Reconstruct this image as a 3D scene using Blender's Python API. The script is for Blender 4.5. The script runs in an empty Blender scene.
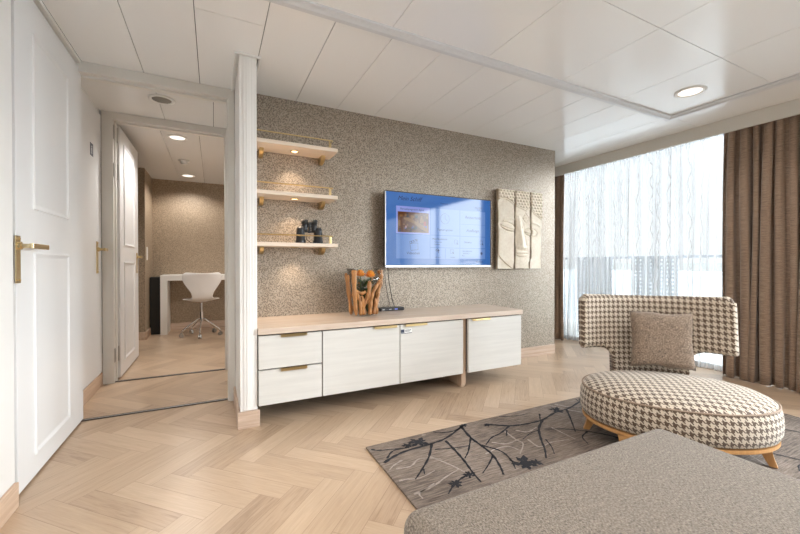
import bpy, bmesh, math, random
from mathutils import Vector, Matrix, Quaternion
random.seed(7)
PI = math.pi
C = bpy.context.scene.collection
SC = bpy.context.scene

# ------------------------------------------------------------------ camera, world, light, exposure
F_PX = 372.0
YAW = math.atan(186 / 372.0)
CAM_H = 0.95
cd = bpy.data.cameras.new('camera')
cd.sensor_width = 36
cd.lens = F_PX / 800 * 36
cd.clip_start = 0.02
cd.clip_end = 3000
cam = bpy.data.objects.new('camera', cd)
cam.location = (0, 0, CAM_H)
cam.rotation_euler = (PI / 2 - 3 / F_PX, 0, -YAW)
C.objects.link(cam)
SC.camera = cam
SC.view_settings.view_transform = 'Standard'
SC.view_settings.look = 'None'
SC.view_settings.gamma = 1
SC.view_settings.use_curve_mapping = False
SC.view_settings.exposure = -0.42
SC.cycles.max_bounces = 10
SC.cycles.diffuse_bounces = 7
SC.cycles.glossy_bounces = 4
SC.cycles.transmission_bounces = 8
SC.cycles.transparent_max_bounces = 16
SC.cycles.sample_clamp_indirect = 6.0

SKY_BASE, SKY_LOBE = 1.75, 26.0
w = bpy.data.worlds.new('overcast_sky')
SC.world = w
w.use_nodes = True
wn = w.node_tree
bg = wn.nodes['Background']
tcw = wn.nodes.new('ShaderNodeTexCoord')
sep = wn.nodes.new('ShaderNodeSeparateXYZ')
rampw = wn.nodes.new('ShaderNodeValToRGB')      # sky tint by height
rampw.color_ramp.elements[0].position = 0.0
rampw.color_ramp.elements[0].color = (0.95, 0.97, 1.0, 1)
rampw.color_ramp.elements[1].position = 0.7
rampw.color_ramp.elements[1].color = (0.84, 0.91, 1.0, 1)
wn.links.new(tcw.outputs['Generated'], sep.inputs[0])
wn.links.new(sep.outputs['Z'], rampw.inputs[0])
wn.links.new(rampw.outputs[0], bg.inputs['Color'])
# bright sky lobe added out of view on the camera's right, to light the room
dotn = wn.nodes.new('ShaderNodeVectorMath')
dotn.operation = 'DOT_PRODUCT'
wn.links.new(tcw.outputs['Generated'], dotn.inputs[0])
dotn.inputs[1].default_value = Vector((.78, -.52, .36)).normalized()
mr = wn.nodes.new('ShaderNodeMapRange')
mr.interpolation_type = 'SMOOTHSTEP'
mr.inputs['From Min'].default_value = 0.52
mr.inputs['From Max'].default_value = 0.96
mr.inputs['To Min'].default_value = SKY_BASE
mr.inputs['To Max'].default_value = SKY_LOBE
wn.links.new(dotn.outputs['Value'], mr.inputs['Value'])
wn.links.new(mr.outputs[0], bg.inputs['Strength'])


def lamp(name, kind, loc, energy, color=(1, 1, 1), rot=(0, 0, 0), **kw):
    l = bpy.data.lights.new(name, kind)
    l.energy = energy
    l.color = color
    for k, v in kw.items():
        setattr(l, k, v)
    o = bpy.data.objects.new(name, l)
    o.location = loc
    o.rotation_euler = rot
    C.objects.link(o)
    return o


# daylight enters through the glass doors: a portal marks the opening for the sky
pt = lamp('window_portal', 'AREA', (4.12, -.2, 1.1), 1, rot=(0, PI / 2, 0), shape='RECTANGLE', size=2.15, size_y=7.6)
pt.data.cycles.is_portal = True
WARM = (1.0, 0.80, 0.60)
NEUT = (1.0, 0.96, 0.92)

# ------------------------------------------------------------------ node expression helper


class E:
    def __init__(s, nt, sock):
        s.nt, s.s = nt, sock

    def op(s, o, b=None, c=None):
        n = s.nt.nodes.new('ShaderNodeMath')
        n.operation = o
        for i, q in enumerate((s, b, c)):
            if q is None:
                continue
            if isinstance(q, E):
                s.nt.links.new(q.s, n.inputs[i])
            else:
                n.inputs[i].default_value = q
        return E(s.nt, n.outputs[0])

    def __add__(s, b): return s.op('ADD', b)
    def __sub__(s, b): return s.op('SUBTRACT', b)
    def __mul__(s, b): return s.op('MULTIPLY', b)
    def __truediv__(s, b): return s.op('DIVIDE', b)
    def floor(s): return s.op('FLOOR')
    def mod(s, b): return s.op('FLOORED_MODULO', b)
    def lt(s, b): return s.op('LESS_THAN', b)
    def gt(s, b): return s.op('GREATER_THAN', b)
    def abs(s): return s.op('ABSOLUTE')
    def sin(s): return s.op('SINE')
    def min(s, b): return s.op('MINIMUM', b)
    def max(s, b): return s.op('MAXIMUM', b)


def pick(m, a, b):            # m ? a : b
    return a * m + b * (m * -1.0 + 1.0)


class Mat:
    def __init__(s, name, col=(.8, .8, .8), rough=.5, metal=0, **kw):
        s.m = bpy.data.materials.new(name)
        s.m.use_nodes = True
        s.nt = s.m.node_tree
        s.b = s.nt.nodes['Principled BSDF']
        s.set('Base Color', (*col, 1))
        s.set('Roughness', rough)
        s.set('Metallic', metal)
        for k, v in kw.items():
            s.set(k.replace('_', ' '), v)

    def set(s, k, v):
        if isinstance(v, E):
            s.nt.links.new(v.s, s.b.inputs[k])
        elif hasattr(v, 'links'):
            s.nt.links.new(v, s.b.inputs[k])
        else:
            s.b.inputs[k].default_value = v

    def coord(s, kind='Object'):
        n = s.nt.nodes.new('ShaderNodeTexCoord')
        return n.outputs[kind]

    def xyz(s, sock):
        n = s.nt.nodes.new('ShaderNodeSeparateXYZ')
        s.nt.links.new(sock, n.inputs[0])
        return [E(s.nt, n.outputs[i]) for i in range(3)]

    def comb(s, x, y, z=0.0):
        n = s.nt.nodes.new('ShaderNodeCombineXYZ')
        for i, q in enumerate((x, y, z)):
            if isinstance(q, E):
                s.nt.links.new(q.s, n.inputs[i])
            else:
                n.inputs[i].default_value = q
        return n.outputs[0]

    def noise(s, vec, scale=5, detail=2, rough=.5, dist=0):
        n = s.nt.nodes.new('ShaderNodeTexNoise')
        n.inputs['Scale'].default_value = scale
        n.inputs['Detail'].default_value = detail
        n.inputs['Roughness'].default_value = rough
        n.inputs['Distortion'].default_value = dist
        s.nt.links.new(vec, n.inputs['Vector'])
        return E(s.nt, n.outputs['Fac'])

    def white(s, vec):
        n = s.nt.nodes.new('ShaderNodeTexWhiteNoise')
        n.noise_dimensions = '3D'
        s.nt.links.new(vec, n.inputs['Vector'])
        return E(s.nt, n.outputs['Value'])

    def voronoi(s, vec, scale, feature='F1', out='Distance'):
        n = s.nt.nodes.new('ShaderNodeTexVoronoi')
        n.feature = feature
        n.inputs['Scale'].default_value = scale
        s.nt.links.new(vec, n.inputs['Vector'])
        return E(s.nt, n.outputs[out])

    def ramp(s, fac, stops):
        n = s.nt.nodes.new('ShaderNodeValToRGB')
        cr = n.color_ramp
        while len(cr.elements) < len(stops):
            cr.elements.new(.5)
        for e, (p, c) in zip(cr.elements, stops):
            e.position = p
            e.color = (*c, 1)
        s.nt.links.new(fac.s, n.inputs[0])
        return n.outputs[0]

    def mix(s, fac, a, b, blend='MIX'):
        n = s.nt.nodes.new('ShaderNodeMix')
        n.data_type = 'RGBA'
        n.blend_type = blend
        for sock, q in ((n.inputs[0], fac), (n.inputs[6], a), (n.inputs[7], b)):
            if isinstance(q, E):
                s.nt.links.new(q.s, sock)
            elif hasattr(q, 'links'):
                s.nt.links.new(q, sock)
            elif isinstance(q, (int, float)):
                sock.default_value = q
            else:
                sock.default_value = (*q, 1)
        return n.outputs[2]

    def bump(s, h, strength=.3, dist=.002):
        n = s.nt.nodes.new('ShaderNodeBump')
        n.inputs['Strength'].default_value = strength
        n.inputs['Distance'].default_value = dist
        s.nt.links.new(h.s, n.inputs['Height'])
        s.nt.links.new(n.outputs[0], s.b.inputs['Normal'])


# ------------------------------------------------------------------ materials
M = {}


def simple(name, col, rough=.5, metal=0, **kw):
    M[name] = Mat(name, col, rough, metal, **kw).m


simple('paint', (.80, .79, .77), .32)
simple('frame_paint', (.70, .68, .64), .38)
simple('door_paint', (.77, .77, .77), .28)
simple('ceiling_panel', (.87, .87, .86), .18)
simple('joint', (.08, .08, .08), .8)
simple('trim_metal', (.62, .63, .645), .35)
simple('valance', (.62, .60, .55), .5)
simple('brass', (.62, .47, .24), .28, 1)
simple('pale_brass', (.78, .66, .42), .25, 1)
simple('chrome', (.75, .75, .76), .12, 1)
simple('steel', (.45, .44, .42), .35, 1)
simple('silver', (.66, .66, .67), .42, 1)
simple('black', (.012, .012, .014), .35)
simple('dark_case', (.05, .04, .032), .6)
simple('binocular_black', (.010, .011, .014), .45)
simple('white_shell', (.80, .77, .74), .35)
simple('white_desk', (.78, .75, .70), .4)
simple('white_plastic', (.85, .85, .83), .4)
simple('rubber', (.02, .02, .02), .7)
simple('sign_blue', (.02, .03, .07), .4)
simple('ink', (.05, .06, .12), .6)
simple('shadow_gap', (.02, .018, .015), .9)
simple('deck', (.62, .60, .56), .7)
simple('balcony_white', (.85, .87, .9), .5)
simple('rail', (.45, .47, .5), .5)
simple('wicker', (.50, .52, .55), .8)
simple('sea', (.74, .79, .81), .5)
simple('grille', (.36, .34, .31), .6)
simple('leaf', (.03, .09, .015), .5)
simple('moss', (.05, .07, .02), .9)
simple('lens', (.02, .02, .05), .05)
simple('stain_line', (.35, .34, .33), .3, .8)


def emis(name, col, strength):
    m = Mat(name, (0, 0, 0), .5)
    m.set('Emission Color', (*col, 1))
    m.set('Emission Strength', strength)
    M[name] = m.m
    return m


emis('lamp_white', (1, .90, .78), 2.6)
emis('lamp_warm', (1, .62, .30), 7)
emis('led_blue', (.25, .3, 1), 1.0)


def wood(name, c1, c2, axis='X', rough=.5, scale=1.0):
    m = Mat(name, c1, rough)
    x, y, z = m.xyz(m.coord())
    v = {'X': m.comb(x * 2.0, y * 40.0, z * 40.0), 'Y': m.comb(x * 40.0, y * 2.0, z * 40.0),
         'Z': m.comb(x * 40.0, y * 40.0, z * 2.0)}[axis]
    n = m.noise(v, 1.2 * scale, 5, .6, .6)
    m.set('Base Color', m.ramp(n, [(.3, c1), (.7, c2)]))
    m.bump(n, .12, .001)
    M[name] = m.m


wood('counter_oak', (.56, .44, .35), (.66, .55, .46), 'X', .24)
wood('shelf_wood', (.74, .61, .49), (.82, .71, .60), 'X', .45)
wood('base_oak', (.50, .34, .23), (.68, .51, .38), 'Y', .45)
wood('base_oak_x', (.42, .29, .21), (.60, .46, .36), 'X', .45)
wood('panel_oak', (.40, .27, .18), (.52, .37, .26), 'Z', .5)
wood('chair_oak', (.48, .24, .085), (.60, .33, .13), 'Z', .35)
wood('white_front', (.60, .585, .555), (.67, .655, .62), 'X', .4)
wood('driftwood', (.15, .055, .015), (.60, .29, .10), 'Z', .45, 1.6)

# herringbone oak floor
m = Mat('herringbone_floor', rough=.3)
x, y, z = m.xyz(m.coord())
W = .097
NN = 5.0
R2 = math.sqrt(.5)
OX, OY = -.029, .160
gx = ((x + OX) * R2 - (y + OY) * R2) / W
gy = ((x + OX) * R2 + (y + OY) * R2) / W
i = gx.floor()
j = gy.floor()
k = (i - j).mod(2 * NN)
hz = k.lt(NN - .5)
kk = k * -1.0 + (2 * NN - 1)
u = pick(hz, gx - i + k, gy - j + kk)
v = pick(hz, gy - j, gx - i)
ida = pick(hz, i - k, i)
idb = pick(hz, j, j - kk)
rnd = m.white(m.comb(ida, idb, hz))
rnd2 = m.white(m.comb(ida + 31.7, idb + 11.3, hz))
gvec = m.comb(u * W * 3.5 + rnd * 37.0, v * W * 46.0 + rnd2 * 19.0, rnd * 9.0)
g1 = m.noise(gvec, 1.5, 6, .62, .9)
g2 = m.noise(m.comb(u * W * 10.0 + rnd * 77.0, v * W * 300.0, rnd2 * 5.0), 1.0, 2, .5)
tone = rnd * .34 + g1 * .66 + g2 * .2 - .10
colr = m.ramp(tone, [(.20, (.27, .175, .11)), (.40, (.43, .305, .205)), (.62, (.505, .370, .255)), (.85, (.585, .44, .315))])
edge = v.min(v * -1.0 + 1.0).min(u.min(u * -1.0 + NN))
gap = edge.lt(.009)
m.set('Base Color', m.mix(gap * .55, colr, (.16, .09, .05)))
m.set('Roughness', g1 * .12 + .24)
m.bump(edge.min(.03) * 20.0 + g2 * .15, .12, .002)
M['floor'] = m.m

# wallpaper: warm taupe, small pebbled metallic flecks
m = Mat('wallpaper', rough=.42)
oc = m.coord()
x, y, z = m.xyz(oc)
dv = m.comb(x + m.noise(oc, 60, 2) * .012, y, z + m.noise(oc, 47, 2) * .012)
cell = m.voronoi(dv, 120, 'F1', 'Distance')
fl = m.noise(oc, 150, 2, .6)
tt = cell * .9 + fl * .5
m.set('Base Color', m.ramp(tt, [(.32, (.105, .08, .057)), (.55, (.215, .172, .132)), (.85, (.40, .34, .275))]))
m.set('Metallic', .4)
m.set('Roughness', .42)
m.bump(tt, .35, .002)
M['wallpaper'] = m.m

m = Mat('wallpaper_brown', rough=.5)
oc = m.coord()
cell = m.voronoi(oc, 100, 'F1', 'Distance')
m.set('Base Color', m.ramp(cell + m.noise(oc, 120, 2) * .5, [(.35, (.15, .105, .065)), (.9, (.38, .29, .20))]))
m.bump(cell, .3, .002)
M['wallpaper_brown'] = m.m


def houndstooth(name, period, c1, c2):
    m = Mat(name, rough=.85, Sheen_Weight=.2)
    x, y, z = m.xyz(m.coord('UV'))
    a = (x * (8.0 / period)).floor()
    b = (y * (8.0 / period)).floor()
    wa = a.mod(8.0).lt(3.5)
    wb = b.mod(8.0).lt(3.5)
    tw = (a + b).mod(4.0).lt(1.5)
    f = pick(tw, wa, wb)
    n = m.noise(m.coord('UV'), 400, 2)
    c = m.mix(f, c1, c2)
    m.set('Base Color', m.mix(.35, c, m.ramp(n, [(.3, (.2, .17, .14)), (.7, (.8, .75, .68))]), 'MULTIPLY'))
    m.bump(n + f * .3, .5, .002)
    M[name] = m.m


houndstooth('houndstooth', .0315, (.74, .65, .53), (.135, .088, .06))
simple('piping', (.30, .22, .16), .8)


def fabric(name, c1, c2, scale=260, rough=.95, stretch=(1, 1, 1), st=.6, big=.4, sheen=.1):
    m = Mat(name, rough=rough, Sheen_Weight=sheen)
    x, y, z = m.xyz(m.coord())
    v = m.comb(x * stretch[0], y * stretch[1], z * stretch[2])
    n = m.noise(v, scale, 3, .7)
    n2 = m.noise(v, scale * .23, 3, .6)
    f = n * (1.1 - big) + n2 * big
    m.set('Base Color', m.ramp(f, [(.38, c1), (.72, c2)]))
    m.bump(n, st, .003)
    M[name] = m.m


fabric('ottoman_fabric', (.065, .050, .038), (.31, .26, .208), 230, stretch=(1.5, .8, 1), big=.1)
fabric('cushion_fabric', (.07, .05, .04), (.40, .30, .22), 170, big=.15)
fabric('flower_orange', (.90, .26, .01), (1.0, .50, .04), 60, .6, st=.1)
fabric('stone_cream', (.74, .66, .54), (.88, .82, .70), 40, .7, st=.3)
fabric('stone_brown', (.33, .25, .17), (.55, .46, .35), 40, .7, st=.3)

# curtain cloth with horizontal slubs
m = Mat('curtain_brown', rough=.8, Sheen_Weight=.3)
x, y, z = m.xyz(m.coord('UV'))
s1 = m.noise(m.comb(x * 14.0, y * 260.0), 1.0, 4, .7)
s2 = m.noise(m.comb(x * 500.0, y * 120.0), 1.0, 2, .6)
f = s1 * .75 + s2 * .35
m.set('Base Color', m.ramp(f, [(.33, (.10, .062, .040)), (.55, (.26, .175, .120)), (.78, (.50, .375, .28))]))
m.bump(f, .3, .002)
M['curtain_brown'] = m.m

# sheer
mm = bpy.data.materials.new('sheer')
mm.use_nodes = True
nt = mm.node_tree
nt.nodes.clear()
out = nt.nodes.new('ShaderNodeOutputMaterial')
tr = nt.nodes.new('ShaderNodeBsdfTransparent')
tl = nt.nodes.new('ShaderNodeBsdfTranslucent')
df = nt.nodes.new('ShaderNodeBsdfDiffuse')
df.inputs[0].default_value = (.80, .80, .80, 1)
tr.inputs[0].default_value = (1, 1, 1, 1)
m1 = nt.nodes.new('ShaderNodeMixShader')
m1.inputs[0].default_value = .45
nt.links.new(tl.outputs[0], m1.inputs[1])
nt.links.new(df.outputs[0], m1.inputs[2])
tc = nt.nodes.new('ShaderNodeTexCoord')
sp = nt.nodes.new('ShaderNodeSeparateXYZ')
nt.links.new(tc.outputs['UV'], sp.inputs[0])
ux, uy = E(nt, sp.outputs[0]), E(nt, sp.outputs[1])
ph = (ux / .17).floor() * 2.1
wv = ((uy * 26.0 + ph).sin() * .012) + ((uy * 11.0 + ph * 3.0).sin() * .006)
dd = (ux.mod(.17) - .085 - wv).abs().lt(.0028)
md = nt.nodes.new('ShaderNodeMix')
md.data_type = 'RGBA'
md.inputs[6].default_value = (.30, .30, .30, 1)
md.inputs[7].default_value = (.10, .09, .08, 1)
nt.links.new(dd.s, md.inputs[0])
nt.links.new(md.outputs[2], tl.inputs[0])
m2 = nt.nodes.new('ShaderNodeMixShader')
lwf = nt.nodes.new('ShaderNodeLayerWeight')
lwf.inputs[0].default_value = .5
fac = dd * .25 + (E(nt, lwf.outputs['Facing']) * .55 + .30)
nt.links.new(fac.s, m2.inputs[0])
nt.links.new(tr.outputs[0], m2.inputs[1])
nt.links.new(m1.outputs[0], m2.inputs[2])
nt.links.new(m2.outputs[0], out.inputs[0])
M['sheer'] = mm


def thin_glass(name, tint=(1, 1, 1), refl=.08):
    mm = bpy.data.materials.new(name)
    mm.use_nodes = True
    nt = mm.node_tree
    nt.nodes.clear()
    out = nt.nodes.new('ShaderNodeOutputMaterial')
    tr = nt.nodes.new('ShaderNodeBsdfTransparent')
    tr.inputs[0].default_value = (*tint, 1)
    gl = nt.nodes.new('ShaderNodeBsdfGlossy')
    gl.inputs['Roughness'].default_value = .02
    lw = nt.nodes.new('ShaderNodeLayerWeight')
    lw.inputs[0].default_value = .12
    f = E(nt, lw.outputs['Fresnel']) * .8 + refl * .3
    mx = nt.nodes.new('ShaderNodeMixShader')
    nt.links.new(f.s, mx.inputs[0])
    nt.links.new(tr.outputs[0], mx.inputs[1])
    nt.links.new(gl.outputs[0], mx.inputs[2])
    nt.links.new(mx.outputs[0], out.inputs[0])
    M[name] = mm


thin_glass('glass', (.95, .97, .97))
thin_glass('vase_glass', (.96, .98, .98), .15)

# rug: grey-brown woven field, slubs along X
m = Mat('rug_weave', rough=.95)
x, y, z = m.xyz(m.coord())
s1 = m.noise(m.comb(x * 12.0, y * 130.0), 1.0, 4, .65)
s2 = m.noise(m.coord(), 3.0, 3)
s3 = m.noise(m.coord(), 300, 2)
f = s1 * .7 + s2 * .35 + s3 * .2
m.set('Base Color', m.ramp(f, [(.42, (.045, .032, .025)), (.60, (.145, .112, .090)), (.82, (.31, .25, .205))]))
m.bump(f, .6, .004)
M['rug_weave'] = m.m
fabric('rug_dark', (.008, .008, .011), (.018, .018, .022), 200, sheen=0)
fabric('rug_pale', (.22, .18, .15), (.36, .30, .26), 150)

# TV picture materials
for nm, c, s in (('screen_blue', (.045, .16, .48), 1.15), ('tile_blue', (.14, .28, .64), 1.1), ('tile_pale', (.30, .36, .80), 1.1),
                 ('screen_text', (.02, .035, .14), .9), ('screen_line', (.12, .24, .60), .9), ('pic_brown', (.20, .06, .015), .6),
                 ('pic_tan', (.42, .2, .06), .6), ('pic_dark', (.02, .012, .02), .8), ('pic_blue', (.12, .14, .38), .8),
                 ('pic_pink', (.55, .30, .30), .8), ('pic_red', (.4, .03, .02), .8)):
    e = emis(nm, c, s)
    e.set('Roughness', .06)
    e.set('Specular IOR Level', .45)

# ------------------------------------------------------------------ mesh helpers


def obj(name, bm, mat, parent=None, smooth=False, mats=None, auto=None):
    me = bpy.data.meshes.new(name)
    bmesh.ops.recalc_face_normals(bm, faces=bm.faces[:]) if auto != 'keep' else None
    bm.to_mesh(me)
    bm.free()
    for q in (mats or [mat]):
        me.materials.append(M[q])
    for p in me.polygons:
        p.use_smooth = smooth
    o = bpy.data.objects.new(name, me)
    C.objects.link(o)
    if parent:
        o.parent = parent
    return o


def B():
    return bmesh.new()


def box(bm, x0, x1, y0, y1, z0, z1, bev=0, seg=2, mi=0):
    r = bmesh.ops.create_cube(bm, size=1)
    vs = r['verts']
    for v in vs:
        v.co = Vector(((x0 + x1) / 2 + v.co.x * (x1 - x0), (y0 + y1) / 2 + v.co.y * (y1 - y0), (z0 + z1) / 2 + v.co.z * (z1 - z0)))
    fs = {f for v in vs for f in v.link_faces}
    for f in fs:
        f.material_index = mi
    if bev:
        es = list({e for v in vs for e in v.link_edges})
        bmesh.ops.bevel(bm, geom=es, offset=bev, segments=seg, affect='EDGES', profile=.5)
    return vs


def cyl(bm, p0, p1, r0, r1=None, seg=20, caps=True, mi=0):
    p0, p1 = Vector(p0), Vector(p1)
    r1 = r0 if r1 is None else r1
    d = p1 - p0
    q = d.to_track_quat('Z', 'Y')
    A, Bb = [], []
    for i in range(seg):
        a = 2 * PI * i / seg
        e = Vector((math.cos(a), math.sin(a), 0))
        A.append(bm.verts.new(p0 + q @ (e * r0)))
        Bb.append(bm.verts.new(p1 + q @ (e * r1)))
    for i in range(seg):
        f = bm.faces.new((A[i], A[(i + 1) % seg], Bb[(i + 1) % seg], Bb[i]))
        f.smooth = True
        f.material_index = mi
    if caps:
        bm.faces.new(A[::-1]).material_index = mi
        bm.faces.new(Bb).material_index = mi


def tube(bm, pts, rad, seg=8, mi=0, flat=1.0):
    pts = [Vector(p) for p in pts]
    rs = rad if isinstance(rad, (list, tuple)) else [rad] * len(pts)
    rings = []
    prev = None
    for i, p in enumerate(pts):
        d = (pts[min(i + 1, len(pts) - 1)] - pts[max(i - 1, 0)]).normalized()
        if prev is None:
            n = d.orthogonal().normalized()
        else:
            n = (prev - d * prev.dot(d)).normalized()
        prev = n
        b = d.cross(n)
        rings.append([bm.verts.new(p + (n * math.cos(2 * PI * k / seg) + b * math.sin(2 * PI * k / seg) * flat) * rs[i]) for k in range(seg)])
    for a, b in zip(rings, rings[1:]):
        for k in range(seg):
            f = bm.faces.new((a[k], a[(k + 1) % seg], b[(k + 1) % seg], b[k]))
            f.material_index = mi
            f.smooth = True
    bm.faces.new(rings[0][::-1]).material_index = mi
    bm.faces.new(rings[-1]).material_index = mi


def lathe(bm, prof, c=(0, 0, 0), seg=32, mi=0):
    rings = []
    for r, z in prof:
        rings.append([bm.verts.new((c[0] + r * math.cos(2 * PI * k / seg), c[1] + r * math.sin(2 * PI * k / seg), c[2] + z)) for k in range(seg)])
    for a, b in zip(rings, rings[1:]):
        for k in range(seg):
            f = bm.faces.new((a[k], a[(k + 1) % seg], b[(k + 1) % seg], b[k]))
            f.material_index = mi
    if prof[0][0] > 1e-5:
        bm.faces.new(rings[0][::-1]).material_index = mi
    if prof[-1][0] > 1e-5:
        bm.faces.new(rings[-1]).material_index = mi
    bmesh.ops.remove_doubles(bm, verts=bm.verts[:], dist=1e-6)


def tag(o, label=None, cat=None, group=None, kind=None):
    if label: o['label'] = label
    if cat: o['category'] = cat
    if group: o['group'] = group
    if kind: o['kind'] = kind
    return o


def thing(name, label, cat, loc=(0, 0, 0), rz=0, group=None):
    o = bpy.data.objects.new(name, None)
    o.empty_display_size = .05
    C.objects.link(o)
    o.location = loc
    o.rotation_euler = (0, 0, rz)
    return tag(o, label, cat, group)


def struct(name, bm, mat, label=None, cat=None, mats=None, parent=None):
    o = obj(name, bm, mat, parent, mats=mats)
    if not parent:
        o['kind'] = 'structure'
        tag(o, label, cat)
    return o


def dup(root, loc, rz=None, label=None):
    def cp(o, par):
        c = o.copy()
        C.objects.link(c)
        c.parent = par
        for ch in [q for q in kids.get(o.name, [])]:
            cp(ch, c)
        return c
    kids = {}
    for o in list(bpy.data.objects):
        if o.parent:
            kids.setdefault(o.parent.name, []).append(o)
    r = cp(root, None)
    r.location = loc
    if rz is not None:
        r.rotation_euler = (0, 0, rz)
    if label:
        r['label'] = label
    return r


# ------------------------------------------------------------------ dimensions
CEIL = 2.153
XL, XW = -.70, 4.05          # left wall face, window plane
YT = 2.81                    # TV wall face
YB = -4.0                    # wall behind the camera
D1, D2 = 2.87, 3.70          # the two doorways
R2B = 6.25                   # back wall of the further room

# floor
bm = B(); box(bm, -1.2, 4.12, YB - .1, R2B + .1, -.05, 0)
struct('floor', bm, 'floor', 'oak floorboards laid in herringbone', 'floor')

# ceiling: lacquered panels with open joints over a dark void
bm = B()


def panels(xs, ys, z=CEIL, g=.0018, th=.012):
    for a, b in zip(xs, xs[1:]):
        for c, d in zip(ys, ys[1:]):
            box(bm, a + g, b - g, c + g, d - g, z, z + th, mi=0)


sx = [-1.1, -.70, -.39, -.08, .235, .545, .855, 1.165, 1.475, 1.785, 2.095, 2.405, 2.715, 3.025, 3.335, 3.645, 3.93, 4.1]
panels(sx[1:4], [1.745, 2.87])
panels(sx[3:5], [1.745, 2.0, 2.87])
panels(sx[4:14], [1.745, 2.95])
panels([-.70, -.41, .205, .816, 1.425, 2.04, 2.655, 3.266, 3.366], [-4.0, -3.177, -2.562, -1.947, -1.337, -.727, -.107, .503, 1.113, 1.745])
panels([3.366, 3.82], [-4.0, -1.2, 1.745])
panels([3.025, 3.335, 3.645, 3.82], [1.745, 3.7])
panels([3.82, 4.1], [-4.0, -2.4, .6, 3.7])
panels([-.85, -.36, .0, .4], [2.87, 3.7])
panels([-1.1, -.86, -.43, -.12, .19, .5, .81, 1.12, 1.43, 2.4], [3.7, 6.3])
box(bm, -1.15, 4.12, YB - .1, 6.35, CEIL + .014, CEIL + .05, mi=1)
struct('ceiling', bm, None, 'white lacquered metal panel ceiling with thin joints', 'ceiling', mats=['ceiling_panel', 'joint'])


def trim_run(name, p0, p1, label):
    bm = B()
    a, b = Vector(p0), Vector(p1)
    d = (b - a).normalized()
    n = Vector((-d.y, d.x, 0))
    prof = [(-.032, 0), (-.030, -.010), (-.012, -.014), (0, -.022), (.022, -.024), (.030, -.016), (.032, 0)]
    rings = []
    for p in (a, b):
        rings.append([bm.verts.new(p + n * q + Vector((0, 0, CEIL - .0005 + zz))) for q, zz in prof])
    for k in range(len(prof)):
        bm.faces.new((rings[0][k], rings[0][(k + 1) % 7], rings[1][(k + 1) % 7], rings[1][k]))
    bm.faces.new(rings[0]); bm.faces.new(rings[1][::-1])
    struct(name, bm, 'trim_metal', label, 'trim')


trim_run('trim_1', (XL, 1.745, 0), (3.366, 1.745, 0), 'pale grey metal moulding across ceiling parallel to the television wall')
trim_run('trim_2', (3.334, 1.777, 0), (3.334, YB, 0), 'pale grey metal moulding on ceiling running beside the curtains')

# walls
bm = B(); box(bm, .2265, 3.247, YT, YT + .08, 0, CEIL)
struct('wall_far', bm, 'wallpaper', 'taupe textured wallpaper wall behind the television', 'wall')
bm = B(); box(bm, 3.16, 3.247, YT + .0805, 3.62, 0, CEIL)
struct('wall_return', bm, 'wallpaper', 'short wallpapered return wall beside the curtain', 'wall')
bm = B(); box(bm, 3.2475, 4.12, 3.60, 3.68, 0, CEIL)
struct('wall_end', bm, 'wallpaper', 'end wall behind the narrow brown curtain', 'wall')
bm = B()
box(bm, -.86, XL, YB, 1.97, 0, CEIL)
box(bm, -.86, -.775, 1.97, D1 - .03, 0, CEIL)
box(bm, -.775, -.70, 1.97, D1 - .03, 2.135, CEIL)
struct('wall_left', bm, 'paint', 'white painted left wall with a recess for the open door', 'wall')
bm = B(); box(bm, -.86, 4.12, YB - .1, YB, 0, CEIL)
struct('wall_back', bm, 'paint', 'white wall behind the camera', 'wall')
# pillar / partition
bm = B()
box(bm, .132, .226, 2.325, D1 + .02, 0, CEIL, bev=.003)
box(bm, .152, .207, 2.319, 2.326, .1, CEIL - .0, bev=.002)
box(bm, .168, .191, 2.315, 2.32, .1, CEIL - .0, bev=.002)
struct('wall_partition', bm, 'paint', 'white partition end between the doorway and the low cabinet', 'wall')
bm = B()
box(bm, .108, .118, 2.305, 2.84, CEIL - .012, CEIL, bev=.002)
box(bm, .108, .250, 2.300, 2.310, CEIL - .012, CEIL, bev=.002)
box(bm, .240, .250, 2.305, 2.80, CEIL - .012, CEIL, bev=.002)
struct('trim_3', bm, 'paint', 'white collar around the top of the partition', 'trim')
# vestibule walls + further room
bm = B()
box(bm, -.86, -.80, D1 - .03, D2 - .04, 0, CEIL)
struct('wall_vestibule_left', bm, 'paint', 'white wall of the vestibule around the bathroom door', 'wall')
bm = B()
box(bm, .135, .235, D1 + .021, D2 + .05, 0, CEIL)
struct('wall_vestibule_right', bm, 'paint', 'white right wall of the vestibule', 'wall')
bm = B(); box(bm, -1.15, 2.4, R2B, R2B + .08, 0, CEIL)
struct('wall_study_far', bm, 'wallpaper_brown', 'brown patterned wallpaper wall behind the white desk', 'wall')
bm = B(); box(bm, -.86, -.775, 5.62, R2B, 0, CEIL)
struct('wall_study_left', bm, 'wallpaper_brown', 'brown wallpapered wall left of the desk with light switch', 'wall')
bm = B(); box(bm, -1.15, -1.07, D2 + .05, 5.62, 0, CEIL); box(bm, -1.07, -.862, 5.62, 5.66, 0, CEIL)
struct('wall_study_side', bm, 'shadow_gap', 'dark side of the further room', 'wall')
bm = B(); box(bm, 2.32, 2.4, D2 + .05, R2B, 0, CEIL); box(bm, .235, 2.4, D2 - .03, D2 + .05, 0, CEIL)
struct('wall_study_right', bm, 'paint', 'white right wall of the further room', 'wall')
bm = B(); box(bm, -1.15, -.86, D2 - .03, D2 + .05, 0, CEIL)
struct('wall_study_near', bm, 'paint', 'white wall beside the second doorway', 'wall')


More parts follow.
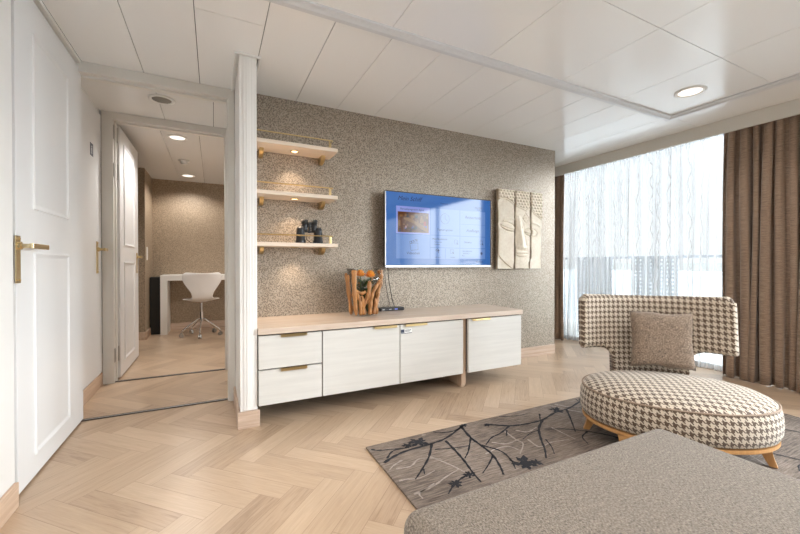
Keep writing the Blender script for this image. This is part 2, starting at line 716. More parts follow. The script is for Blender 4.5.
# door frames
def frame(name, y, xl, xr, head, mat, label, wl=.03, wr=.04, dep=.09, top=CEIL):
    bm = B()
    box(bm, xl - wl, xl, y - dep / 2, y + dep / 2, 0, top, bev=.003)
    box(bm, xr, xr + wr, y - dep / 2, y + dep / 2, 0, top, bev=.003)
    box(bm, xl - .001, xr + .001, y - dep / 2, y + dep / 2, head, top, bev=.003)
    box(bm, xl - .002, xl + .008, y + .0, y + dep / 2 - .002, 0, head, bev=.002)
    box(bm, xr - .008, xr + .002, y - dep / 2 + .006, y + dep / 2 - .002, 0, head, bev=.003)
    box(bm, xl, xr, y - .0, y + dep / 2 - .002, head - .012, head + .002, bev=.003)
    o = struct(name, bm, mat, label, 'door frame')
    return o


f1 = frame('trim_4', D1 - .005, -.745, .092, 2.088, 'frame_paint', 'white painted frame of the nearer doorway', .05, .039)
f2 = frame('trim_5', D2, -.712, .095, 2.095, 'frame_paint', 'white painted frame of the second doorway', .075, .039, .09)
bm = B(); box(bm, .0895, .0925, D1 - .03, D1 - .012, .93, 1.10, bev=.001)
obj('strike_plate', bm, 'silver', f1)
bm = B(); box(bm, .0925, .0955, D2 - .03, D2 - .012, .93, 1.10, bev=.001)
obj('strike_plate', bm, 'steel', f2)
for y_, nm in ((D1, 'trim_6'), (D2, 'trim_7')):
    bm = B()
    box(bm, -.74, .092, y_ - .016, y_ - .003, 0, .006, bev=.002, mi=0)
    box(bm, -.74, .092, y_ - .003, y_ + .003, 0, .005, mi=1)
    box(bm, -.74, .092, y_ + .003, y_ + .014, 0, .006, bev=.002, mi=0)
    struct(nm, bm, None, 'brown metal threshold strip across the %s doorway' % ('nearer' if y_ == D1 else 'second'), 'threshold', mats=['dark_case', 'silver'])


# baseboards
def base(name, pts, mat, label, h=.098):
    bm = B()
    for q in pts:
        box(bm, *q, 0, h, bev=.003)
    struct(name, bm, mat, label, 'baseboard')


base('baseboard_left', [(XL, XL + .014, YB, 1.965)], 'base_oak', 'pale oak baseboard on the left wall before the open door')
base('baseboard_far', [(2.0, 3.247, YT - .014, YT)], 'base_oak_x', 'pale oak baseboard under the television wall')
base('baseboard_partition', [(.118, .238, 2.306, 2.324), (.118, .1315, 2.325, 2.822)], 'base_oak_x', 'grey oak baseboard around the partition end')
base('baseboard_study', [(-.775, 2.3, R2B - .014, R2B)], 'base_oak_x', 'oak baseboard behind the desk')
base('baseboard_study_left', [(-.775, -.761, 5.60, R2B - .015), (-.86, -.761, 5.586, 5.60)], 'base_oak', 'oak baseboard on the wall with the light switch')


# ------------------------------------------------------------------ doors
def door_leaf(bm, x0, x1, y0, y1, z0, z1, panels, side=1):
    """leaf parallel to YZ; panels: (ya, yb, za, zb) moulded on +X face"""
    box(bm, x0, x1, y0, y1, z0, z1, bev=.002)
    for (ya, yb, za, zb) in panels:
        w_ = .024
        d_ = .007
        prof = [(0, 0), (.003, d_), (.010, d_ * .9), (.016, .003), (w_, 0)]
        for xx, s in ((x1, 1),):
            loops = []
            for (o_, h_) in prof:
                loops.append([bm.verts.new((xx + h_ * s + .0002, yy, zz)) for yy, zz in ((ya + o_, za + o_), (yb - o_, za + o_), (yb - o_, zb - o_), (ya + o_, zb - o_))])
            for a, b in zip(loops, loops[1:]):
                for k in range(4):
                    bm.faces.new((a[k], a[(k + 1) % 4], b[(k + 1) % 4], b[k]))


def lever(parent, x, y, z0, z1, zl, direction, length, mat):
    """back plate on +X face, lever pointing along +-Y; children of the handle"""
    bm = B()
    box(bm, x, x + .004, y - .021, y + .021, z0, z1, bev=.001)
    for zz in (z0 + .012, z1 - .012):
        cyl(bm, (x + .003, y - .012, zz), (x + .0065, y - .012, zz), .004, seg=10)
        cyl(bm, (x + .003, y + .012, zz), (x + .0065, y + .012, zz), .004, seg=10)
    pl = obj('door_handle', bm, mat, parent)
    bm = B()
    cyl(bm, (x + .004, y, zl), (x + .014, y, zl), .016, seg=20)
    cyl(bm, (x + .012, y, zl), (x + .050, y, zl), .009, seg=14)
    box(bm, x + .040, x + .054, min(y - .01 * direction, y + length * direction), max(y - .01 * direction, y + length * direction), zl - .011, zl + .011, bev=.004, seg=3)
    obj('lever', bm, mat, pl)
    return pl


bm = B()
door_leaf(bm, -.752, -.712, 2.03, 2.872, .012, 2.117, [(2.19, 2.63, 1.19, 1.97), (2.19, 2.63, .105, 1.00)])
d = struct('door_1', bm, 'door_paint', 'white panelled door opened flat against the left wall', 'door')
lever(d, -.712, 2.038, .872, 1.065, 1.024, 1, .255 - .10, 'pale_brass')
bm = B(); box(bm, -.743, -.721, 2.0275, 2.031, .90, 1.12, bev=.001)
obj('latch_plate', bm, 'steel', d)

bm = B()
door_leaf(bm, -.730, -.690, 3.765, 4.585, .015, 2.085, [(3.91, 4.36, 1.11, 1.97), (3.91, 4.36, .13, .968)])
d = struct('door_2', bm, 'door_paint', 'white panelled door standing open into the study', 'door')
lever(d, -.690, 4.50, .86, 1.06, 1.02, -1, .12, 'brass')
for zz in (2.0, 1.70, .22):
    bm = B()
    box(bm, -.711, -.7075, D2 - .044, D2 + .064, zz - .055, zz + .055, bev=.001)
    cyl(bm, (-.704, D2 + .052, zz - .06), (-.704, D2 + .052, zz + .06), .009, seg=12)
    obj('hinge', bm, 'steel', d)

bm = B()
door_leaf(bm, -.799, -.786, 2.95, 3.645, .105, 2.11, [])
d = struct('door_3', bm, 'door_paint', 'plain white bathroom door in the vestibule with small dark sign', 'door')
lever(d, -.786, 3.52, .88, 1.12, 1.06, 1, .075, 'brass')
bm = B(); box(bm, -.786, -.7845, 3.36, 3.43, 1.73, 1.82, bev=.0005, mi=0)
cyl(bm, (-.7846, 3.395, 1.797), (-.7838, 3.395, 1.797), .006, seg=12, mi=1)
box(bm, -.7846, -.7838, 3.388, 3.402, 1.765, 1.788, mi=1)
box(bm, -.7846, -.7838, 3.389, 3.394, 1.742, 1.765, mi=1)
box(bm, -.7846, -.7838, 3.396, 3.401, 1.742, 1.765, mi=1)
obj('door_sign', bm, None, d, mats=['sign_blue', 'white_plastic'])
bm = B(); box(bm, -.80, -.784, D1 + .045, D2 - .05, 0, .098, bev=.002)
struct('baseboard_vestibule', bm, 'base_oak', 'oak sill below the bathroom door', 'baseboard')


# ------------------------------------------------------------------ ceiling lights and fittings
def downlight(name, label, x, y, r, energy, lit='lamp_white', group='recessed ceiling lights'):
    t = thing(name, label, 'ceiling light', (x, y, CEIL), 0, group)
    bm = B()
    lathe(bm, [(r, -.0005), (r, -.005), (r * .86, -.010), (r * .76, -.008), (r * .74, -.001)], seg=40)
    obj('rim', bm, 'white_plastic', t, smooth=True)
    bm = B()
    cyl(bm, (0, 0, -.0005), (0, 0, -.004), r * .74, seg=40)
    obj('diffuser', bm, lit, t)
    if energy:
        l = lamp('lamp_light', 'SPOT', (0, 0, -.012), energy, NEUT, spot_size=2.6, spot_blend=.6, shadow_soft_size=r * .6)
        l.parent = t
    return t


downlight('ceiling_light', 'round lit ceiling light near the corner of the grey moulding', 2.972, 1.423, .092, 40)
for (x_, y_) in ((2.03, .2), (.5, .75), (.5, -.9), (2.03, -1.3), (2.97, -.5), (-.25, .2)):  # unseen ceiling lights, added out of frame to brighten the room
    downlight('ceiling_light', 'unseen ceiling light added out of frame to brighten the room', x_, y_, .08, 60)
downlight('ceiling_light', 'lit ceiling light in the further room, the one nearer the doorway', -.307, 4.114, .085, 110)
downlight('ceiling_light', 'lit ceiling light in the further room, the one nearer the wallpaper wall', -.312, 5.82, .085, 75)
downlight('ceiling_light', 'unseen ceiling light added over the hidden part of the study to brighten it', 1.3, 5.0, .085, 130)  # not in view, added to brighten the study
# vestibule: unlit round grille
t = thing('ceiling_speaker', 'round grey grille with white rim set in the vestibule ceiling', 'speaker', (-.337, 3.215, CEIL))
bm = B(); lathe(bm, [(.085, -.0005), (.085, -.006), (.072, -.011), (.064, -.009), (.062, -.001)], seg=40)
obj('rim', bm, 'white_plastic', t, smooth=True)
bm = B(); cyl(bm, (0, 0, -.0005), (0, 0, -.005), .062, seg=40)
for q in range(-4, 5):
    hw = math.sqrt(max(0, .06 ** 2 - (q * .0125) ** 2))
    box(bm, -hw, hw, q * .0125 - .002, q * .0125 + .002, -.0075, -.005)
obj('grille', bm, 'grille', t)
t = thing('smoke_detector', 'small white smoke detector between the two ceiling lights of the further room', 'smoke detector', (-.308, 5.0, CEIL))
bm = B(); lathe(bm, [(.055, -.0005), (.055, -.014), (.048, -.018)], seg=32)
obj('base', bm, 'white_plastic', t, smooth=True)
bm = B(); lathe(bm, [(.034, -.018), (.036, -.034), (.028, -.046), (.0, -.048)], seg=32)
obj('sensor_head', bm, 'white_plastic', t, smooth=True)
bm = B()
box(bm, -.775, -.770, 5.72, 5.80, 1.0, 1.17, bev=.002)
box(bm, -.770, -.767, 5.735, 5.785, 1.01, 1.08, bev=.001)
box(bm, -.770, -.767, 5.735, 5.785, 1.09, 1.16, bev=.001)
tag(obj('light_switch', bm, 'white_plastic'), 'white light switch plate on brown wallpaper left of the desk', 'light switch')

# ------------------------------------------------------------------ window wall, balcony, sea
bm = B()
box(bm, 3.80, 3.822, YB, 3.6, 2.040, CEIL - .0005, bev=.002)
struct('trim_8', bm, 'valance', 'grey cream pelmet board along the curtains', 'pelmet')
bm = B()
for y0, y1 in ((YB, 3.6),):
    box(bm, XW - .03, XW + .03, y0, y1, 2.095, CEIL - .0005, bev=.003)
    box(bm, XW - .03, XW + .03, y0, y1, 0, .05, bev=.003)
for yy in (YB + .03, -2.6, -1.0, .6, 1.42, 3.57):
    box(bm, XW - .028, XW + .028, yy - .028, yy + .028, .05, 2.095, bev=.003)
wf = struct('window_1', bm, 'balcony_white', 'white framed glass balcony doors behind the sheer curtain', 'window')
bm = B(); box(bm, XW + .006, XW + .014, YB, 3.6, .05, 2.095)
obj('pane', bm, 'glass', wf)
bm = B(); box(bm, XW + .08, 5.45, YB - 1, 6, -.12, -.02)
struct('balcony_floor', bm, 'deck', 'pale balcony deck outside the window', 'deck')
t = thing('balcony_railing', 'grey balcony handrail with glass panels seen through the sheer curtain', 'railing', (5.3, 1.5, -.02))
bm = B(); box(bm, -.025, .025, -3.5, 4.3, 1.045, 1.08, bev=.01)
obj('handrail', bm, 'rail', t)
for yy in (-3.4, -1.7, 0.0, 2.1, 4.2):
    bm = B(); box(bm, -.015, .015, yy - .02, yy + .02, 0, 1.05)
    obj('post', bm, 'rail', t)
bm = B(); box(bm, -.004, .004, -3.5, 4.3, .06, .98)
obj('glass_panel', bm, 'glass', t)
bm = B(); box(bm, 5.5, 1500, -900, 1200, -24, -23.9)
struct('sea', bm, 'sea', 'calm grey blue sea below the overcast sky', 'sea')


def wicker_chair(y, label):
    t = thing('balcony_chair', label, 'outdoor chair', (4.70, y, -.02), 0, 'woven chairs on the balcony')
    bm = B()
    for q in range(9):
        yy = -.24 + q * .06
        box(bm, -.01, .01, yy - .02, yy + .02, .42, 1.06)
    for q in range(14):
        zz = .43 + q * .046
        box(bm, -.014, .014, -.26, .26, zz, zz + .026)
    o = obj('backrest', bm, 'wicker', t)
    bm = B(); box(bm, 0.0, .48, -.26, .26, .38, .43, bev=.01)
    obj('seat', bm, 'wicker', t)
    for (a, b) in ((.02, -.24), (.02, .24), (.46, -.24), (.46, .24)):
        bm = B(); box(bm, a - .02, a + .02, b - .02, b + .02, 0, .385)
        obj('leg', bm, 'rail', t)
    return t


wicker_chair(3.40, 'woven balcony chair behind the sheer, the left one of two')
wicker_chair(2.62, 'woven balcony chair behind the sheer, the right one of two')


# curtains
def curtain(name, y0, y1, x, zt, zb, pitch, amp, mat, label, cat, seed, thick=.0, lean=0.0, uvs=1.6, flare=.35, ppp=14, kind_fold=1.25):
    rnd = random.Random(seed)
    n = max(2, int(abs(y1 - y0) / pitch))
    # fold table
    folds = []
    for q in range(n):
        folds.append((rnd.uniform(.65, 1.35), rnd.uniform(.6, 1.25), rnd.uniform(-.5, .5)))
    tot = sum(f[0] for f in folds)
    rows = 26
    bm = B()
    uvl = bm.loops.layers.uv.new('UVMap')
    grid = []
    for r in range(rows + 1):
        v = r / rows
        z = zt + (zb - zt) * v
        row = []
        acc = 0
        sl = 0
        prev = None
        for q, (wd, am, ph_) in enumerate(folds):
            for s in range(ppp):
                a = s / ppp
                yy = y0 + (y1 - y0) * (acc + wd * a) / tot
                A = amp * am * (.55 + .45 * min(1, v * 5)) * (1 + flare * v)
                w1 = math.sin(2 * PI * a)
                w1 = math.copysign(abs(w1) ** (1 / kind_fold), w1)
                xx = x + A * w1 + .006 * math.sin(3.1 * q + 5 * v)
                yo = .35 * A * math.sin(4 * PI * a + ph_) + .008 * math.sin(q * 1.7 + v * 4)
                pnt = Vector((xx, yy + yo + lean * v * (yy - y0) / (y1 - y0), z))
                if r == 0 or True:
                    if prev is not None:
                        sl += (pnt - prev).length
                prev = pnt
                row.append((bm.verts.new(pnt), sl))
            acc += wd
        grid.append(row)
    ref = [q[1] for q in grid[rows // 2]]
    for r in range(rows):
        for c in range(len(grid[0]) - 1):
            vs = (grid[r][c][0], grid[r][c + 1][0], grid[r + 1][c + 1][0], grid[r + 1][c][0])
            f = bm.faces.new(vs)
            f.smooth = True
            uv = ((ref[c], vs[0].co.z), (ref[c + 1], vs[0].co.z), (ref[c + 1], vs[2].co.z), (ref[c], vs[2].co.z))
            for l, q in zip(f.loops, uv):
                l[uvl].uv = q
    o = obj(name, bm, mat, smooth=True)
    tag(o, label, cat)
    if thick:
        sm = o.modifiers.new('thick', 'SOLIDIFY')
        sm.thickness = thick
    return o


curtain('sheer_curtain', 3.42, .62, 3.978, 2.146, .008, .095, .024, 'sheer', 'white translucent sheer curtain with wavy embroidered stripes across the window', 'curtain', 3, flare=.25)
curtain('curtain', 1.60, .62, 3.878, 2.146, .006, .074, .035, 'curtain_brown', 'wide brown pleated curtain at the right edge behind the armchair', 'curtain', 5, thick=.003, lean=0, flare=.15)
curtain('curtain', 3.52, 3.20, 3.868, 2.146, .006, .065, .026, 'curtain_brown', 'narrow brown pleated curtain beside the end of the television wall', 'curtain', 9, thick=.003)

# ------------------------------------------------------------------ low cabinet row
CF, CT = 2.305, .535
bm = B(); box(bm, .228, 2.29, CF - .005, YT - .001, CT, .571, bev=.002)
tag(obj('worktop', bm, 'counter_oak'), 'long pale oak worktop on the low white cabinets under the television', 'worktop')


def cabinet(name, label, x0, x1, fronts, cat='cabinet'):
    t = thing(name, label, cat, ((x0 + x1) / 2, 2.55, .118))
    ox, oy, oz = t.location
    bm = B(); box(bm, x0 + .002 - ox, x1 - .002 - ox, CF + .024 - oy, YT - .001 - oy, 0, CT - .0005 - oz)
    obj('body', bm, 'dark_case', t)
    for (a, b, c, d_, hx, kind) in fronts:
        bm = B(); box(bm, a - ox, b - ox, CF - oy, CF + .022 - oy, c - oz, d_ - oz, bev=.0015)
        f = obj(kind, bm, 'white_front', t)
        bm = B()
        box(bm, hx[0] - ox, hx[1] - ox, CF - .014 - oy, CF + .006 - oy, d_ + .0005 - oz, d_ + .0035 - oz)
        box(bm, hx[0] - ox, hx[1] - ox, CF - .016 - oy, CF - .013 - oy, d_ - .012 - oz, d_ + .0035 - oz)
        obj('handle', bm, 'brass', f)
    return t


cabinet('drawer_cabinet', 'white two-drawer cabinet with brass edge handles at the left end of the low row', .229, .607,
        [(.231, .604, .331, .526, (.355, .51), 'drawer'), (.231, .604, .118, .323, (.355, .51), 'drawer')])
cabinet('cabinet', 'white one-door cabinet directly right of the two drawers', .609, 1.152,
        [(.611, 1.150, .118, .526, (.955, 1.125), 'door')])
c2 = cabinet('cabinet', 'white one-door cabinet with a small label at its upper left corner', 1.154, 1.690,
             [(1.156, 1.688, .118, .526, (1.19, 1.365), 'door')])
bm = B()
box(bm, -.264, -.176, CF - .0015 - 2.55, CF - 2.55, .347, .378, mi=0)
box(bm, -.264, -.236, CF - .002 - 2.55, CF - .0012 - 2.55, .353, .376, mi=1)
box(bm, -.230, -.182, CF - .002 - 2.55, CF - .0012 - 2.55, .368, .372, mi=1)
box(bm, -.230, -.190, CF - .002 - 2.55, CF - .0012 - 2.55, .360, .364, mi=1)
box(bm, -.264, -.176, CF - .002 - 2.55, CF - .0012 - 2.55, .347, .351, mi=1)
obj('label_sticker', bm, None, c2, mats=['white_plastic', 'sign_blue'])
cabinet('cabinet', 'white one-door cabinet at the right end of the low row', 1.738, 2.275,
        [(1.738, 2.275, .118, .526, (1.765, 1.94), 'door')])
bm = B()
box(bm, 1.694, 1.734, 2.335, YT - .001, .02, CT - .0005, bev=.001)
box(bm, 1.700, 1.733, 2.35, 2.60, 0, .02)
tag(obj('support_panel', bm, 'panel_oak'), 'upright oak support panel reaching the floor between the two right cabinets', 'panel')

# ------------------------------------------------------------------ shelves
SH = [(1.750, 'top'), (1.413, 'middle'), (1.070, 'lowest')]


def make_shelf(z, which):
    t = thing('wall_shelf', 'pale wood wall shelf with brass rail, the %s of three%s' % (which, ' carrying the binoculars' if which == 'lowest' else ''), 'shelf', (.5, YT, z), 0, 'wall shelves with brass rails')
    bm = B(); box(bm, -.272, .296, -.223, -.001, 0, .025, bev=.001)
    obj('shelf_board', bm, 'shelf_wood', t)
    bm = B()
    r = .0045
    zr = .078
    tube(bm, [(-.250, -.212, .025), (-.250, -.212, zr), (.258, -.212, zr), (.262, -.208, zr), (.262, -.16, zr), (.262, -.16, .025)], r, 8)
    tube(bm, [(.238, -.212, zr), (.238, -.212, .025)], r, 8)
    obj('rail', bm, 'brass', t)
    for bx in (-.205, .225):
        bm = B()
        n = 12
        for side in (-.014, .014):
            pass
        A = []
        for side in (-.014, .014):
            ring = [bm.verts.new((bx + side, -.002, 0)), bm.verts.new((bx + side, -.10, 0))]
            for q in range(1, n):
                a = PI / 2 * q / n
                ring.append(bm.verts.new((bx + side, -.002 - .098 * math.cos(a), -.052 * math.sin(a))))
            ring.append(bm.verts.new((bx + side, -.002, -.052)))
            A.append(ring)
        L_ = len(A[0])
        for k in range(L_):
            bm.faces.new((A[0][k], A[0][(k + 1) % L_], A[1][(k + 1) % L_], A[1][k]))
        bm.faces.new(A[0]); bm.faces.new(A[1][::-1])
        obj('bracket', bm, 'brass', t)
    bm = B(); lathe(bm, [(.030, -.0003), (.030, -.003), (.024, -.004), (.022, -.0008)], (.015, -.105, 0), 28)
    ring = obj('downlight', bm, 'brass', t, smooth=True)
    bm = B(); cyl(bm, (.015, -.105, -.0003), (.015, -.105, -.002), .021, seg=24)
    obj('bulb', bm, 'lamp_warm', ring)
    l = lamp('shelf_light', 'SPOT', (.015, -.105, -.008), 12.0, WARM, rot=(-.12, 0, 0), spot_size=1.9, spot_blend=.75, shadow_soft_size=.012)
    l.parent = ring
    return t


for z_, n_ in SH:
    make_shelf(z_, n_)

# binoculars
t = thing('binoculars', 'black binoculars standing upright on the lowest wall shelf', 'binoculars', (.612, 2.675, 1.095))
bm = B()
for s in (-1, 1):
    px = .062 * s
    lathe(bm, [(.034, 0), (.036, .004), (.036, .02), (.032, .03), (.031, .06), (.028, .10), (.024, .115), (.0, .118)], (px, 0, 0), 24)
    lathe(bm, [(.018, .08), (.021, .10), (.021, .13), (.019, .14)], (.034 * s, .0, 0), 20)
box(bm, -.055, -.02, -.018, .018, .09, .122, bev=.008)
box(bm, .02, .055, -.018, .018, .09, .122, bev=.008)
obj('body', bm, 'binocular_black', t, smooth=True)
for s in (-1, 1):
    bm = B(); lathe(bm, [(.019, .138), (.023, .142), (.023, .168), (.019, .172), (.015, .170), (.0, .165)], (.034 * s, 0, 0), 20)
    obj('eyepiece', bm, 'rubber', t, smooth=True)
bm = B(); cyl(bm, (0, 0, .075), (0, 0, .145), .010, seg=16); box(bm, -.04, .04, -.006, .006, .08, .092, bev=.002); box(bm, -.04, .04, -.006, .006, .118, .128, bev=.002)
cyl(bm, (0, 0, .13), (0, 0, .152), .014, seg=16)
obj('bridge', bm, 'binocular_black', t)
bm = B(); tube(bm, [(-.02, -.02, .06), (-.03, -.035, .03), (0, -.04, .006), (.04, -.045, .004), (.08, -.05, .004), (.11, -.04, .004), (.10, -.02, .004), (.09, .01, .01)], .003, 6)
obj('strap', bm, 'rubber', t, smooth=True)

# ------------------------------------------------------------------ television
TY = 2.700
TX0, TX1, TZ0, TZ1 = 1.218, 2.288, .920, 1.538
t = thing('television', 'wall mounted flat screen television showing a blue menu', 'television', ((TX0 + TX1) / 2, TY, TZ0))
ox, oy, oz = t.location


def tvbox(bm, x0, x1, y0, y1, z0, z1, **k):
    box(bm, x0 - ox, x1 - ox, y0 - oy, y1 - oy, z0 - oz, z1 - oz, **k)


bm = B(); tvbox(bm, TX0 + .004, TX1 - .004, TY + .006, TY + .045, TZ0 + .004, TZ1 - .004, bev=.003)
tvbox(bm, TX0 + .25, TX1 - .25, TY + .045, YT - .012, TZ0 + .1, TZ1 - .12, bev=.004)
obj('back_case', bm, 'dark_case', t)
bm = B()
tvbox(bm, TX0 + .012, TX1 - .012, TY + .001, TY + .006, TZ1 - .009, TZ1)
tvbox(bm, TX0, TX0 + .006, TY - .002, TY + .012, TZ0 + .0225, TZ1 - .0065, mi=1)
tvbox(bm, TX1 - .007, TX1, TY - .002, TY + .012, TZ0 + .0225, TZ1 - .0065)
tvbox(bm, TX0, TX1, TY - .002, TY + .012, TZ1 - .006, TZ1, mi=0)
tvbox(bm, TX0, TX1, TY - .004, TY + .014, TZ0, TZ0 + .022, bev=.003, mi=1)
obj('bezel', bm, None, t, mats=['black', 'silver'])
bm = B(); tvbox(bm, TX0 + .40, TX0 + .0 + .45, TY - .0046, TY - .004, TZ0 + .008, TZ0 + .013); obj('logo', bm, 'steel', t)
sx0, sx1, sz0, sz1 = TX0 + .008, TX1 - .008, TZ0 + .022, TZ1 - .007
bm = B(); tvbox(bm, sx0, sx1, TY + .0005, TY + .006, sz0, sz1)
scr = obj('screen', bm, 'screen_blue', t)


def S(a, b):      # screen fraction (0..1 from left, 0..1 from top)
    return sx0 + (sx1 - sx0) * a - ox, sz1 - (sz1 - sz0) * b - oz


def srect(bm, a0, b0, a1, b1, lift=.0004, mi=0):
    X0, Z0 = S(a0, b1)
    X1, Z1 = S(a1, b0)
    yy = TY + .0005 - lift - oy
    vs = [bm.verts.new(q) for q in ((X0, yy, Z0), (X1, yy, Z0), (X1, yy, Z1), (X0, yy, Z1))]
    bm.faces.new(vs).material_index = mi


def spoly(bm, pts, lift=.0008, mi=0):
    yy = TY + .0005 - lift - oy
    vs = []
    for a, b in pts:
        X, Z = S(a, b)
        vs.append(bm.verts.new((X, yy, Z)))
    bm.faces.new(vs).material_index = mi


def sline(bm, pts, wd=.0022, lift=.0009, mi=0):
    P = [S(a, b) for a, b in pts]
    yy = TY + .0005 - lift - oy
    for (xa, za), (xb, zb) in zip(P, P[1:]):
        dx, dz = xb - xa, zb - za
        L_ = math.hypot(dx, dz) or 1
        nx, nz = -dz / L_ * wd / 2, dx / L_ * wd / 2
        bm.faces.new([bm.verts.new(q) for q in ((xa + nx, yy, za + nz), (xb + nx, yy, zb + nz), (xb - nx, yy, zb - nz), (xa - nx, yy, za - nz))])


tiles = [(.085, .185, .385, .565, 'tile_pale'), (.390, .185, .675, .565, 'tile_blue'), (.680, .185, .945, .385, 'tile_blue'),
         (.680, .390, .945, .565, 'tile_blue'), (.085, .575, .385, .91, 'tile_blue'), (.390, .575, .675, .745, 'tile_blue'),
         (.390, .755, .530, .91, 'tile_blue'), (.535, .755, .675, .91, 'tile_blue'), (.680, .575, .945, .745, 'tile_blue'),
         (.680, .755, .945, .91, 'tile_blue')]
for a0, b0, a1, b1, mt in tiles:
    bm = B(); srect(bm, a0, b0, a1, b1)
    obj('menu_tile', bm, mt, scr, auto='keep')
# little picture of a room with people
bm = B(); srect(bm, .098, .262, .375, .545, .0006, 0)
rr = random.Random(4)
for q in range(26):
    a = rr.uniform(.10, .35); b = rr.uniform(.27, .47); w_, h_ = rr.uniform(.01, .035), rr.uniform(.02, .08)
    srect(bm, a, b, min(.374, a + w_), min(.54, b + h_), .0007 + q * .00001, rr.choice([1, 0, 2, 2, 5, 1]))
for q in range(16):
    a = rr.uniform(.10, .34); b = rr.uniform(.44, .50); w_, h_ = rr.uniform(.012, .03), rr.uniform(.02, .05)
    srect(bm, a, b, min(.374, a + w_), min(.545, b + h_), .0010 + q * .00001, rr.choice([2, 3, 4, 2, 0]))
spoly(bm, [(.15, .345), (.19, .34), (.30, .42), (.375, .50), (.375, .545), (.31, .50), (.24, .42), (.15, .365)], .0013, 1)
obj('picture', bm, None, scr, mats=['pic_brown', 'pic_tan', 'pic_dark', 'pic_blue', 'pic_pink', 'pic_red'], auto='keep')


def text(s, a, b, size, parent, shear=0.0, mat='screen_text'):
    cu = bpy.data.curves.new('txt', 'FONT')
    cu.body = s
    cu.size = size
    cu.shear = shear
    cu.align_x = 'CENTER'
    to = bpy.data.objects.new('txt', cu)
    C.objects.link(to)
    dg = bpy.context.evaluated_depsgraph_get()
    me = bpy.data.meshes.new_from_object(to.evaluated_get(dg))
    bpy.data.objects.remove(to)
    X, Z = S(a, b)
    me.transform(Matrix.Translation((X, TY + .0005 - .0012 - oy, Z)) @ Matrix.Rotation(PI / 2, 4, 'X'))
    me.name = 'caption'
    me.materials.clear()
    me.materials.append(M[mat])
    o = bpy.data.objects.new('caption', me)
    C.objects.link(o)
    o.parent = parent
    return o


text('Mein Schiff', .20, .105, .050, scr, .35)
text('Panorama', .52, .115, .018, scr)
text('Kabine 9012', .87, .135, .016, scr)
text('12:45', .87, .165, .016, scr)
text('Fernsehprogramm digital', .225, .235, .022, scr)
text('Tagesprogramm', .530, .50, .024, scr)
text('Restaurants', .81, .30, .036, scr, .3)
text('Ausfluege', .81, .50, .036, scr, .3)
text('Videothek', .235, .85, .030, scr)
text('Mein Reisekonto', .480, .635, .022, scr)
text('Rechnung und', .465, .675, .013, scr)
text('Buchungen', .455, .71, .013, scr)
text('Gezeiten', .760, .67, .022, scr)
text('Hilfe & Info', .460, .895, .012, scr)
text('Einstellung', .605, .895, .012, scr)
text('Informationen zur', .755, .80, .014, scr)
text('Sicherheit an', .745, .835, .014, scr)
text('Bord', .715, .87, .014, scr)
text('TUI Cruises', .885, .963, .018, scr, mat='screen_text')
# icons
bm = B()
sline(bm, [(.530 + .042 * math.cos(2 * PI * q / 28), .325 + .076 * math.sin(2 * PI * q / 28)) for q in range(29)])
sline(bm, [(.530, .27), (.532, .325), (.550, .355)])
obj('clock_icon', bm, 'screen_text', scr, auto='keep')
bm = B()
sline(bm, [(.205, .70), (.275, .69), (.277, .785), (.212, .795), (.205, .70)])
sline(bm, [(.200, .675), (.268, .635), (.273, .665), (.205, .70), (.200, .675)])
for q in range(3):
    sline(bm, [(.212 + q * .02, .672 - q * .012), (.225 + q * .02, .680 - q * .012)], .006)
obj('film_icon', bm, 'screen_text', scr, auto='keep')
for (a, b) in ((.640, .66), (.905, .66), (.600, .80)):
    bm = B()
    sline(bm, [(a - .016, b - .03), (a + .012, b - .03), (a + .012, b + .03), (a - .016, b + .03), (a - .016, b - .03)])
    sline(bm, [(a + .004, b + .01), (a + .018, b + .035)], .006)
    obj('menu_icon', bm, 'screen_text', scr, auto='keep')
bm = B()
sline(bm, [(.440, .79), (.455, .765), (.475, .79), (.462, .80), (.468, .83)], .005)
sline(bm, [(.445, .80), (.470, .79)], .006)
obj('menu_icon', bm, 'screen_text', scr, auto='keep')
bm = B()
for q in range(4):
    a = PI * q / 4
    sline(bm, [(.905 - .014 * math.cos(a), .825 - .028 * math.sin(a)), (.905 + .014 * math.cos(a), .825 + .028 * math.sin(a))], .004)
obj('menu_icon', bm, 'screen_text', scr, auto='keep')

# TV cables and box
bm = B()
for (xa, xb) in ((1.262, 1.335), (1.232, 1.300)):
    tube(bm, [(xa, 2.75, TZ0 + .02), (xa + (xb - xa) * .35, 2.775, .80), (xa + (xb - xa) * .8, 2.785, .66), (xb, 2.775, .595)], .0028 if xa > 1.25 else .0015, 6)
tag(obj('television_cable', bm, 'rubber', smooth=True), 'thin black cables hanging from the television down to the set-top box', 'cable')
t = thing('set_top_box', 'small flat black set-top box lying on the worktop below the television', 'set-top box', (1.292, 2.745, .571))
bm = B(); box(bm, -.105, .105, -.028, .028, 0, .027, bev=.003)
obj('case', bm, 'black', t)
bm = B(); box(bm, .02, .045, -.0288, -.0278, .009, .018); obj('display_light', bm, 'led_blue', t)
for q in (-.03, -.09):
    bm = B(); box(bm, q, q + .02, -.0288, -.0278, .010, .016); obj('front_button', bm, 'steel', t)

# ------------------------------------------------------------------ carved face panel in three planks
t = thing('carved_wall_panel', 'cream carved face relief split into three upright planks right of the television', 'wall art', (2.715, 2.78, .905))
AX0, AX1, AZ0, AZ1 = -.288, .283, 0, .765


def gs(d, s): return math.exp(-(d / s) ** 2)


